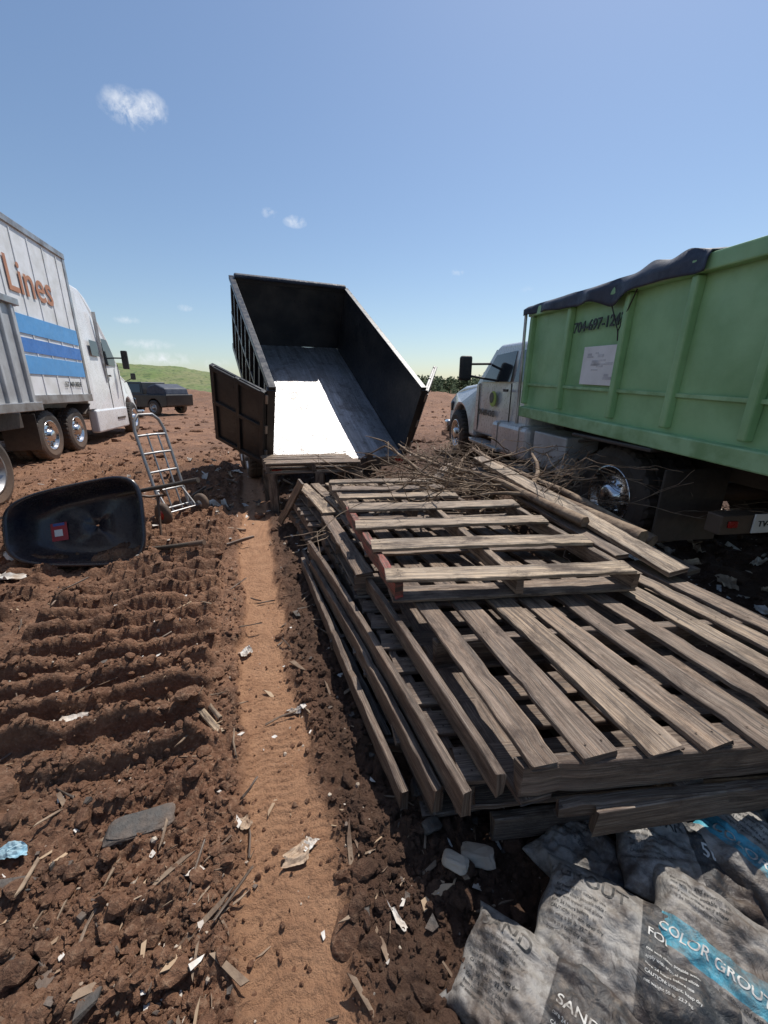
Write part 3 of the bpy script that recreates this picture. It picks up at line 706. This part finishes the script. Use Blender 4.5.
for s in(1,-1):
    bx('side_wall_%d'%s,(s*(W2+.02),BL/2,BH/2),(.03,BL,BH),BLACKI)
    bx('top_rail_%d'%s,(s*(W2+.03),BL/2,BH+.03),(.09,BL+.05,.07),BLACKP)
    bx('bottom_rail_%d'%s,(s*(W2+.04),BL/2,-.04),(.07,BL,.12),BLACKP)
    bx('mid_rail_%d'%s,(s*(W2+.05),BL/2,.62),(.05,BL-.1,.05),BLACKP)
    for k in range(9): bx('rib_%d_%d'%(s,k),(s*(W2+.055),.22+k*.40,BH/2),(.045,.07,BH-.05),BLACKP)
    bx('rear_post_%d'%s,(s*(W2+.045),.0,BH/2),(.10,.09,BH+.06),BLACKP)
    for hz in(.2,.6,1.05): cyl('hinge_%d_%s'%(s,hz),D,(s*(W2+.10),-.03,hz),.025,.12,STEEL,axis='z',xf=TX)
bx('front_wall',(0,BL+.015,BH/2),(2*W2+.06,.03,BH),BLACKI)
bx('front_rail',(0,BL+.03,BH+.03),(2*W2+.15,.09,.07),BLACKP)
for x in(-.7,-.2,.3,.8): bx('front_rib',(x,BL+.05,BH/2),(.07,.05,BH),BLACKP)
bx('tarp_roll',(0,BL-.02,BH+.1),(2*W2,.09,.07),TARP,bev=.03)
bx('rear_sill',(0,-.03,-.06),(2*W2+.12,.07,.14),STEEL)
def door(nm,hinge,ang,wid):
    dx,dy=math.cos(ang),math.sin(ang)
    c=(hinge[0]+dx*wid/2,hinge[1]+dy*wid/2,BH/2+.01)
    bx(nm,c,(wid,.035,BH),BLACKI,(0,0,ang))
    for f_ in(.04,.5,.96): bx(nm+'_stile',(hinge[0]+dx*wid*f_-dy*.03,hinge[1]+dy*wid*f_+dx*.03,BH/2+.01),(.06,.04,BH),BLACKP,(0,0,ang))
    for z in(.04,.62,BH-.03): bx(nm+'_rail',(c[0]-dy*.03,c[1]+dx*.03,z),(wid,.038,.06),BLACKP,(0,0,ang))
door('left_door',(-W2-.10,-.03),R(130),.86)
door('right_door',(W2+.10,-.03),R(54),.9)
for s in(1,-1):
    box('frame_rail_%d'%s,D,(s*.45,2.3,.42),(.09,4.8,.16),BLK)
    for i,yy in enumerate((1.35,2.2)): wheel('wheel_%d_%d'%(s,i),D,(s*1.12,yy,.37),.37,.22,s,STEEL)
    box('fender_%d'%s,D,(s*1.12,1.78,.80),(.28,1.75,.03),BLACKP); box('fender_f_%d'%s,D,(s*1.12,2.7,.68),(.28,.03,.28),BLACKP,rot=(.4,0,0)); box('fender_r_%d'%s,D,(s*1.12,.86,.68),(.28,.03,.28),BLACKP,rot=(-.4,0,0))
    box('tail_lamp_%d'%s,D,(s*.98,-.02,.35),(.14,.05,.09),REDL)
    tube('lift_arm_%d'%s,D,[(s*.3,1.2,.45),(s*.3,2.3,1.7)],.05,STEEL); tube('scissor_%d'%s,D,[(s*.34,3.3,.45),(s*.34,2.2,1.65)],.04,BLK)
box('rear_crossmember',D,(0,.02,.35),(2.1,.1,.16),BLK)
for yy in(1.35,2.2): cyl('axle_%s'%yy,D,(0,yy,.37),.05,2.1,BLK)
prism('tongue',D,[(4.6,.36),(4.6,.48),(6.0,.48),(6.0,.36)],lambda y,z:.45-.28*(y-4.6)/1.4*1.3,BLK,.01)
box('tool_box',D,(0,4.9,.68),(.7,.4,.4),BLACKP,bev=.02); cyl('jack',D,(0,5.7,.4),.05,.8,STEEL,axis='z')
# ------------------------------------------------------------ green roll-off truck
Q=empty('dump_truck',(3.36,3.95,-.03),R(7.5),R(1.0))
for s in(1,-1):
    wheel('rear_wheel_%d'%s,Q,(s*1.06,0,.49),.49,.25,s,CHR,dual=True)
    wheel('front_wheel_%d'%s,Q,(s*1.02,5.1,.49),.49,.27,s,CHR)
    box('frame_rail_%d'%s,Q,(s*.42,1.4,.86),(.09,7.0,.26),BLK); box('hoist_rail_%d'%s,Q,(s*.5,-.1,1.0),(.1,4.4,.12),BLK)
    box('mudflap_%d'%s,Q,(s*1.0,-.72,.6),(.58,.02,.6),RUB)
cyl('rear_axle',Q,(0,0,.49),.1,1.8,BLK); cyl('front_axle',Q,(0,5.1,.49),.06,1.8,BLK)
C0,C1,CB,CT=-3.6,1.92,1.14,2.42
CX=Matrix.Translation((0,1.9,1.14))@Matrix.Rotation(R(1.6),4,'X')@Matrix.Translation((0,-1.9,-1.14))
qb=lambda n,c,s,m,bev=.008: box(n,Q,c,s,m,(0,0,0),bev,xf=CX)
for s in(1,-1):
    xx=s*1.2
    A,B_=90,20
    YG,ZG=np.meshgrid(C0+(C1-C0)*np.arange(A+1)/A,CB+(CT-CB)*np.arange(B_+1)/B_)
    XG=xx+s*(.030*(fbm(YG*1.7+30,ZG*2+s*5+19,3,19)-.5))
    fs=[]
    for j in range(B_):
        for i in range(A): a=j*(A+1)+i; fs.append((a,a+1,a+A+2,a+A+1))
    o=mesh('container_side_%d'%s,np.stack([XG,YG,ZG],-1).reshape(-1,3).tolist(),fs,GREEN,Q,True,xf=CX); so=o.modifiers.new('s','SOLIDIFY');so.thickness=.01
    qb('container_top_rail_%d'%s,(xx+s*.035,(C0+C1)/2,CT-.03),(.09,C1-C0+.04,.11),GREEN,.012)
    qb('container_bottom_rail_%d'%s,(xx+s*.035,(C0+C1)/2,CB+.03),(.10,C1-C0+.04,.13),GREEND,.012)
    for yy in(1.88,1.02,.12,-.55,-1.2,-1.9,-2.6,-3.5): qb('container_rib_%d'%s,(xx+s*.03,yy,(CB+CT)/2+.02),(.075,.06,CT-CB-.22),GREEN,.015)
    qb('container_seam_%d'%s,(xx+s*.018,(C0+C1)/2,1.52),(.02,C1-C0,.03),GREEND,.003)
    qb('container_skid_%d'%s,(s*.45,(C0+C1)/2,CB-.04),(.1,C1-C0,.1),GREEND)
qb('container_front',(0,C1,(CB+CT)/2),(2.38,.03,CT-CB),GREEN,0)
qb('container_floor',(0,(C0+C1)/2,CB+.02),(2.36,C1-C0,.04),GREEND,0)
qb('container_front_rail',(0,C1+.03,CT-.03),(2.46,.08,.11),GREEN)
for yy in np.arange(C0+.3,C1,.5): qb('cross_sill',(0,yy,CB-.0),(2.3,.06,.09),GREEND,0)
n1,n2=40,90;vs=[];fs=[]
TL=2.62
for j in range(n2+1):
    y=C1+.04-TL*j/n2
    fy=float(fbm(np.array([y*2.+20]),np.array([1.]),3,4)[0])
    for i in range(n1+1):
        u=i/n1
        drop=.075+.07*fy+ (.10*math.exp(-((y-.30)/.18)**2))
        if u<.12: x=-1.30-.015*math.sin(y*14)-.01; z=CT+.015-drop*(1-u/.12)*.9
        else:
            x=-1.30+2.6*(u-.12)/.88; z=CT+.035+.03*math.sin(math.pi*min(1,(u-.12)/.88*1.0))
        z+=.03*(float(fbm(np.array([x*3+20]),np.array([y*3+20]),4,14)[0])-.5)*2*(1 if u>.14 else .3)
        if u>=.12: z+=.07*math.exp(-((y+.30)/.34)**2)*(.65+.35*math.sin(y*17+x*2))
        x+=.02*math.sin(y*9+z*5)*(1 if u<.12 else 0)
        vs.append((x,y,z))
for j in range(n2):
    for i in range(n1): a=j*(n1+1)+i; fs.append((a,a+1,a+n1+2,a+n1+1))
o=mesh('tarp',vs,fs,TARP,Q,True,xf=CX); so=o.modifiers.new('s','SOLIDIFY'); so.thickness=.008
text('phone_number',Q,"704-697-1243",.14,(-1.235,.90,2.04),(0,-1,0),(0,0,1),DARKT,bold=.002,ext=.004)
qb('placard',(-1.226,.42,1.74),(.014,.52,.36),SIGNW,.002)
for k in range(14): qb('placard_print',(-1.2345,.42+random.uniform(-.18,.18),1.74+random.uniform(-.13,.13)),(.003,random.uniform(.04,.12),random.uniform(.01,.03)),PRINT,0)
tube('tarp_strap',Q,[(-1.27,.36,2.34),(-1.255,.16,1.98),(-1.27,-.04,2.32)],.006,BLK); tube('tarp_strap_tail',Q,[(-1.255,.16,1.98),(-1.25,.15,1.90)],.006,BLK)
tube('tarp_arm',Q,[(-1.29,1.9,1.0),(-1.29,1.95,2.4)],.02,STEEL)
box('side_tank',Q,(-.98,2.35,.72),(.48,1.25,.46),SILVER,bev=.06); box('tank_step',Q,(-1.15,3.2,.52),(.25,1.3,.05),STEEL)
for yy in(1.95,2.7): box('tank_strap',Q,(-.98,yy,.72),(.5,.05,.48),STEEL,bev=.06)
box('tool_box',Q,(-.98,1.2,.72),(.42,.75,.44),GREYP,bev=.02)
cyl('air_tank',Q,(-.75,.95,.68),.12,.7,BLK,axis='y')
tube('hose',Q,[(-.7,1.3,.95),(-1.0,1.0,.88),(-1.05,.7,.92),(-.8,.5,.98)],.015,BLK)
box('rear_bumper',Q,(0,-1.12,.60),(2.4,.12,.14),BLK); box('bumper_upright_l',Q,(-.5,-1.1,.75),(.1,.1,.3),BLK); box('bumper_upright_r',Q,(.5,-1.1,.75),(.1,.1,.3),BLK)
box('licence_plate',Q,(-.82,-1.19,.61),(.28,.012,.14),SIGNW,bev=.004); box('tail_lamp',Q,(-1.12,-1.19,.61),(.07,.02,.05),REDL)
text('plate_text',Q,"TV-4821",.06,(-.93,-1.198,.59),(1,0,0),(0,0,1),DARKT)
box('wheel_fender',Q,(-1.06,.0,1.02),(.5,1.1,.03),BLK)
cab=[(2.1,.62),(2.1,2.02),(2.2,2.12),(3.45,2.14),(3.65,2.06),(4.25,1.52),(4.3,.62)]
prism('cab',Q,cab,lambda y,z:1.06-.16*max(0,z-1.5),SILVER,.05)
arc=[(5.1+.60*math.cos(a),.49+.60*math.sin(a)) for a in np.linspace(0,math.pi,12)]
hood=[(4.2,1.54),(5.3,1.46),(5.85,1.34),(5.98,1.15),(6.0,.55),(5.74,.52)]+arc[1:-1]+[(4.46,.52),(4.2,.52)]
prism('hood',Q,hood,lambda y,z:(1.08 if z<1.2 else .93)-.05*max(0,y-5.2),SILVER,.06)
cyl('wheel_well',Q,(0,5.1,.52),.58,1.9,BLK)
box('front_bumper',Q,(0,6.08,.55),(2.2,.2,.28),CHR,bev=.04); box('grille',Q,(0,6.0,1.0),(1.1,.06,.5),CHR,bev=.02)
for s in(1,-1):
    def sd(z): return s*(1.06-.16*max(0,z-1.5)+.006)
    poly('door_window_%d'%s,Q,[(sd(z),y,z) for y,z in((2.75,1.55),(3.95,1.55),(3.52,1.98),(2.75,2.0))],GLASS)
    poly('quarter_window_%d'%s,Q,[(sd(z),y,z) for y,z in((2.2,1.55),(2.62,1.55),(2.62,2.0),(2.25,1.98))],GLASS)
    for yy in(2.68,4.05): box('door_seam_%d'%s,Q,(s*1.06,yy,1.1),(.014,.016,.85),BLK,bev=0)
    box('door_handle_%d'%s,Q,(s*1.075,2.85,1.42),(.03,.15,.04),BLK)
    box('running_board_%d'%s,Q,(s*1.08,3.2,.5),(.2,1.9,.06),CHR)
    tube('mirror_arm_%d'%s,Q,[(s*1.03,3.85,1.6),(s*1.35,3.9,1.66)],.02,BLK);tube('mirror_arm2_%d'%s,Q,[(s*.98,3.75,1.85),(s*1.35,3.9,1.85)],.02,BLK)
    box('mirror_%d'%s,Q,(s*1.40,3.92,1.78),(.22,.12,.42),BLK,bev=.04)
    box('headlamp_%d'%s,Q,(s*.9,5.93,1.02),(.26,.12,.22),GLASS,bev=.04)
poly('windshield',Q,[(-.93,3.68,2.06),(.93,3.68,2.06),(1.0,4.22,1.56),(-1.0,4.22,1.56)],GLASS,xf=Matrix.Translation((0,.015,.015)))
text('door_number',Q,"704-697-1243",.14,(-1.075,4.02,.98),(0,-1,0),(0,0,1),DARKT,bold=.003)
cyl('door_logo',Q,(-1.07,3.35,1.27),.13,.012,LIME,seg=30); cyl('door_logo_centre',Q,(-1.072,3.40,1.29),.09,.016,DARKT,seg=24)
cyl('exhaust_stack',Q,(-.7,2.02,1.6),.05,1.2,STEEL,axis='z')
# ------------------------------------------------------------ black pickup
K=empty('pickup_truck',(-14.6,25.5,gz(-14.6,25.5)),R(70))
wa=lambda yc:[(yc+.5*math.cos(a),.42+.5*math.sin(a)) for a in np.linspace(0,math.pi,8)]
body=[(-2.7,.5),(-2.75,1.15),(.2,1.18),(1.4,1.18),(2.6,1.05),(2.8,.9),(2.8,.45),(2.3,.42)]+wa(1.8)[1:-1]+[(1.3,.42),(-1.2,.42)]+wa(-1.7)[1:-1]+[(-2.2,.42)]
prism('body',K,body,.98,BLACKP,.05); prism('cabin',K,[(-.9,1.15),(-.8,1.85),(.4,1.88),(1.3,1.15)],lambda y,z:.92-.15*max(0,z-1.2),BLACKP,.05)
for s in(1,-1):
    poly('window_%d'%s,K,[(s*(.93-.15*max(0,z-1.2)),y,z) for y,z in((-.7,1.28),(1.0,1.28),(.38,1.76),(-.68,1.74))],GLASS)
    for yy in(1.8,-1.7): wheel('wheel_%d_%d'%(s,int(yy)),K,(s*.92,yy,.42),.42,.26,s,STEEL)
prism('load',K,[(-2.6,1.1),(-2.5,1.5),(-1.8,1.75),(-1.2,1.6),(-1.0,1.1)],.85,TARP,.1)
# ------------------------------------------------------------ wheelbarrow
B=empty('wheelbarrow',(-2.58,3.16,0),0)
O=Vector((0,0,.37)); U=Vector((.985,.10,.09)).normalized(); N=Vector((.16,-.90,.34)); N=(N-U*N.dot(U)).normalized(); V=N.cross(U)
def lp(u,v,w): return O+U*u+V*v+N*w
def outline(m=72):
    pts=[]
    for i in range(m):
        a=2*math.pi*i/m; ca,sa=math.cos(a),math.sin(a)
        e=.42 if ca>0 else .62
        x=math.copysign(abs(ca)**e,ca)*.54; y=math.copysign(abs(sa)**.5,sa)
        wd=.39-.12*(.5-x/1.08)
        pts.append((x,y*wd))
    return pts
rings=[(1.03,-.014),(1.037,.008),(1.0,.013),(.98,0),(.93,-.10),(.86,-.19),(.80,-.235),(.72,-.26),(.55,-.268),(.30,-.266),(.02,-.264)]
vs=[];fs=[];m_=72;OL=outline(m_)
for k,w_ in rings:
    for x,y in OL: vs.append(lp(x*k+(.02*(1-k)),y*k,w_+(.006*math.sin(x*9) if w_<-.2 else 0)))
for r in range(len(rings)-1):
    for i in range(m_): a=r*m_+i;b=r*m_+(i+1)%m_; fs.append((a,b,b+m_,a+m_))
o=mesh('tray',vs,fs,TRAY,B,True); s_=o.modifiers.new('s','SOLIDIFY'); s_.thickness=.006; s_.offset=0
def quad(nm,u,v,w_,a,b,mm,ang=0):
    c,s=math.cos(ang),math.sin(ang)
    poly(nm,B,[lp(u+c*p-s*q,v+s*p+c*q,w_) for p,q in((-a,-b),(a,-b),(a,b),(-a,b))],mm)
quad('label',-.30,-.02,-.248,.07,.08,mat('red_label',(.40,.05,.06),(.25,.05,.06),rough=.4),.05)
quad('label_print',-.305,-.03,-.244,.035,.03,SIGNW,.05); quad('label_bar',-.30,.045,-.244,.05,.012,mat('label_blue',(.06,.12,.35)),.05)
HND=mat('dark_handle',(.05,.04,.032),(.09,.07,.05),rough=.5)
for s in(1,-1):
    tube('handle_%d'%s,B,[lp(-.62,s*.10,-.29),lp(.1,s*.25,-.29),lp(.58,s*.27,-.20),lp(.98,s*.27,-.04)],.019,HND)
    tube('grip_%d'%s,B,[lp(.88,s*.27,-.08),lp(1.02,s*.27,-.03)],.024,RUB)
    tube('leg_%d'%s,B,[lp(.28,s*.26,-.29),lp(.34,s*.25,-.56),lp(.50,s*.25,-.56),lp(.60,s*.28,-.20)],.014,BLK)
tube('leg_brace',B,[lp(.42,-.25,-.56),lp(.42,.25,-.56)],.012,BLK)
wc=lp(-.62,0,-.36)
pts=[wc+U*math.cos(i/24*6.283)*.15+N*math.sin(i/24*6.283)*.15 for i in range(24)]
tube('wheel_tyre',B,pts,.045,RUB,True)
pts=[wc+U*math.cos(i/16*6.283)*.09+N*math.sin(i/16*6.283)*.09 for i in range(16)]; tube('wheel_rim',B,pts,.03,STEEL,True)
tube('wheel_axle',B,[wc-V*.12,wc+V*.12],.012,STEEL)
# ------------------------------------------------------------ hand truck
Hh=empty('hand_truck',(-2.36,4.40,gz(-2.36,4.40)+.02),R(62))
TR=Matrix.Rotation(R(-16),4,'X')
ALU=mat('aluminium_tube',(.42,.42,.42),(.24,.22,.20),rough=.5,metal=.6)
def tp(x,y,z): return TR@Vector((x,y,z))
tube('frame',Hh,[tp(-.17,0,.05),tp(-.17,0,1.04),tp(-.14,0,1.15),tp(-.08,0,1.21),tp(.08,0,1.21),tp(.14,0,1.15),tp(.17,0,1.04),tp(.17,0,.05)],.017,ALU)
for z in(.15,.36,.57,.78,.98): tube('crossbar',Hh,[tp(-.17,0,z),tp(0,-.03,z),tp(.17,0,z)],.013,ALU)
for x in(-.06,.06): tube('strap',Hh,[tp(x,-.02,.1),tp(x,-.02,1.0)],.010,ALU)
box('toe_plate',Hh,(0,.12,.045),(.4,.24,.008),ALU,xf=TR,bev=.002)
for s in(1,-1):
    tube('axle_bracket',Hh,[tp(s*.15,0,.35),tp(s*.17,-.12,.10)],.012,ALU)
    c=tp(s*.24,-.12,.10)
    lathe('wheel_%d'%s,Hh,[(.05,-.03),(.10,-.035),(.125,-.02),(.13,0),(.125,.02),(.10,.035),(.05,.03)],c,RUB,28)
    lathe('hub_%d'%s,Hh,[(.001,-.035),(.055,-.03),(.055,.03),(.001,.035)],c,REDL if s<0 else STEEL,20)
tube('axle',Hh,[tp(-.27,-.12,.10),tp(.27,-.12,.10)],.01,STEEL)
# ------------------------------------------------------------ far setting
def hill_mat():
    m,n,l,b=nt('grass_hill'); p=n.new('ShaderNodeNewGeometry').outputs['Position']
    a=noise(n,l,p,.12,8,.7); c_=noise(n,l,p,.9,6,.7)
    c=mixc(n,l,mapr(n,l,a,.4,.62),(.13,.18,.055),(.20,.20,.09)); c=mixc(n,l,mapr(n,l,c_,.48,.66),c,(.05,.085,.03))
    l.new(c,b.inputs['Base Color']); b.inputs['Roughness'].default_value=1; return m
HM=hill_mat()
nx2,ny2=200,80; x=np.linspace(-190,-12,nx2);y=np.linspace(75,190,ny2);XX,YY=np.meshgrid(x,y)
hh=9.4*(1-sst(-82,-20,XX))**.8*sst(75,125,YY)*(1-.6*sst(150,190,YY))+(fbm(XX*.06+50,YY*.06,5,7)-.5)*2.4*sst(75,95,YY)+(fbm(XX*.5+100,YY*.5,3,17)-.4)*.9*sst(75,90,YY)-.35
i=np.arange(nx2*ny2).reshape(ny2,nx2)
mesh('green_hill',np.stack([XX,YY,hh],-1).reshape(-1,3).tolist(),np.stack([i[:-1,:-1],i[:-1,1:],i[1:,1:],i[1:,:-1]],-1).reshape(-1,4).tolist(),HM,None,True)
FOL=mat('distant_foliage',(.045,.07,.028),(.08,.11,.045),scale=.6,rough=1,ramp=(.35,.6))
def treeline(name,segs):
    vs=[];fs=[]
    for x0,y0_,x1,y1_,n,hmin,hmax in segs:
        for k in range(n):
            t=random.random(); cx=x0+(x1-x0)*t+random.uniform(-3,3); cy=y0_+(y1_-y0_)*t+random.uniform(-5,5); H=random.uniform(hmin,hmax); rr=H*random.uniform(.25,.42)
            b=len(vs)
            for a in range(5): vs.append((cx+.2*math.cos(a*1.257),cy+.2*math.sin(a*1.257),0))
            vs.append((cx,cy,H*.8))
            for a in range(5): fs.append((b+a,b+(a+1)%5,b+5))
            for q_ in range(110):
                d=Vector([random.gauss(0,1) for _ in range(3)]).normalized()*random.random()**.4
                p=Vector((cx+d.x*rr,cy+d.y*rr,H*.58+d.z*H*.42)); s=random.uniform(.25,.6)*H/7
                e=Vector([random.gauss(0,1) for _ in range(3)]).normalized(); f_=e.orthogonal().normalized()
                b=len(vs); vs+= [p-e*s-f_*s*.6,p+e*s-f_*s*.5,p+e*s*.7+f_*s*.8,p-e*s*.6+f_*s*.6]; fs.append((b,b+1,b+2,b+3))
    me=bpy.data.meshes.new(name); me.from_pydata([tuple(v) for v in vs],[],fs); me.materials.append(FOL); o=bpy.data.objects.new(name,me); col.objects.link(o); return o
treeline('distant_treeline',[(-10,170,60,150,85,4,7.5),(60,150,220,150,50,5,8),(-200,200,-20,190,40,4,6),(2,105,30,105,40,2.5,5),(5,60,18,60,22,1.0,2.6)])
treeline('hill_shrubs',[(-110,92,-50,85,30,1.0,2.6)]).location.z=.5
# ------------------------------------------------------------ world, sun, camera
az,el=R(33),R(62)
w_=bpy.data.worlds.new('World'); scene.world=w_; w_.use_nodes=True
n=w_.node_tree.nodes;l=w_.node_tree.links; bg=n['Background']
sky=n.new('ShaderNodeTexSky'); sky.sky_type='NISHITA'; sky.sun_disc=False; sky.sun_elevation=el; sky.sun_rotation=az
sky.air_density=1.15; sky.dust_density=.7; sky.ozone_density=3.2; sky.altitude=100
tc=n.new('ShaderNodeTexCoord'); gen=tc.outputs['Generated']
acc=None
for (d,rad,sq,st_) in [((-.409,.804,.431),.050,1.7,.85),((-.380,.812,.436),.035,1.4,.85),((-.177,.931,.320),.028,2.2,.8),((-.223,.917,.330),.020,1.6,.6),((.157,.958,.239),.018,1.8,.7),((-.475,.876,.087),.055,4,.6),((-.405,.9,.159),.018,2.2,.55),((-.463,.883,.062),.10,6,.7),((-.36,.93,.055),.08,6,.5),((-.50,.85,.13),.03,3,.6),((-.62,.78,.11),.05,3,.5),((.3,.93,.20),.06,5,.15)]:
    s=n.new('ShaderNodeVectorMath'); s.operation='SUBTRACT'; l.new(gen,s.inputs[0]); s.inputs[1].default_value=d
    mu=n.new('ShaderNodeVectorMath'); mu.operation='MULTIPLY'; l.new(s.outputs[0],mu.inputs[0]); mu.inputs[1].default_value=(1,1,sq)
    le=n.new('ShaderNodeVectorMath'); le.operation='LENGTH'; l.new(mu.outputs[0],le.inputs[0])
    v=mapr(n,l,le.outputs['Value'],0,rad,st_,0)
    acc=v if acc is None else math_(n,l,'MAXIMUM',acc,v)
nz=noise(n,l,gen,28,10,.66,.3)
cl=math_(n,l,'MULTIPLY',acc,mapr(n,l,nz,.38,.64,0,1.6))
cl=math_(n,l,'MULTIPLY',mapr(n,l,cl,.08,.9),.8)
skyc=mixc(n,l,cl,sky.outputs[0],(7.6,7.9,8.4))
l.new(skyc,bg.inputs[0]); bg.inputs[1].default_value=.12
sl_=bpy.data.lights.new('sun','SUN'); sl_.energy=5.0; sl_.angle=R(.5); sl_.color=(1,.955,.89)
so=bpy.data.objects.new('sun',sl_); col.objects.link(so)
dv=Vector((math.sin(az)*math.cos(el),math.cos(az)*math.cos(el),math.sin(el)))
so.rotation_euler=dv.to_track_quat('Z','Y').to_euler()
cam=bpy.data.cameras.new('camera'); cam.sensor_width=36; cam.lens=14.06; cam.clip_end=3000; cam.clip_start=.02
co_=bpy.data.objects.new('camera',cam); co_.location=(0,0,1.45); co_.rotation_euler=(R(73),0,0); col.objects.link(co_); scene.camera=co_
scene.view_settings.view_transform='Standard'; scene.view_settings.look='None'; scene.view_settings.exposure=0
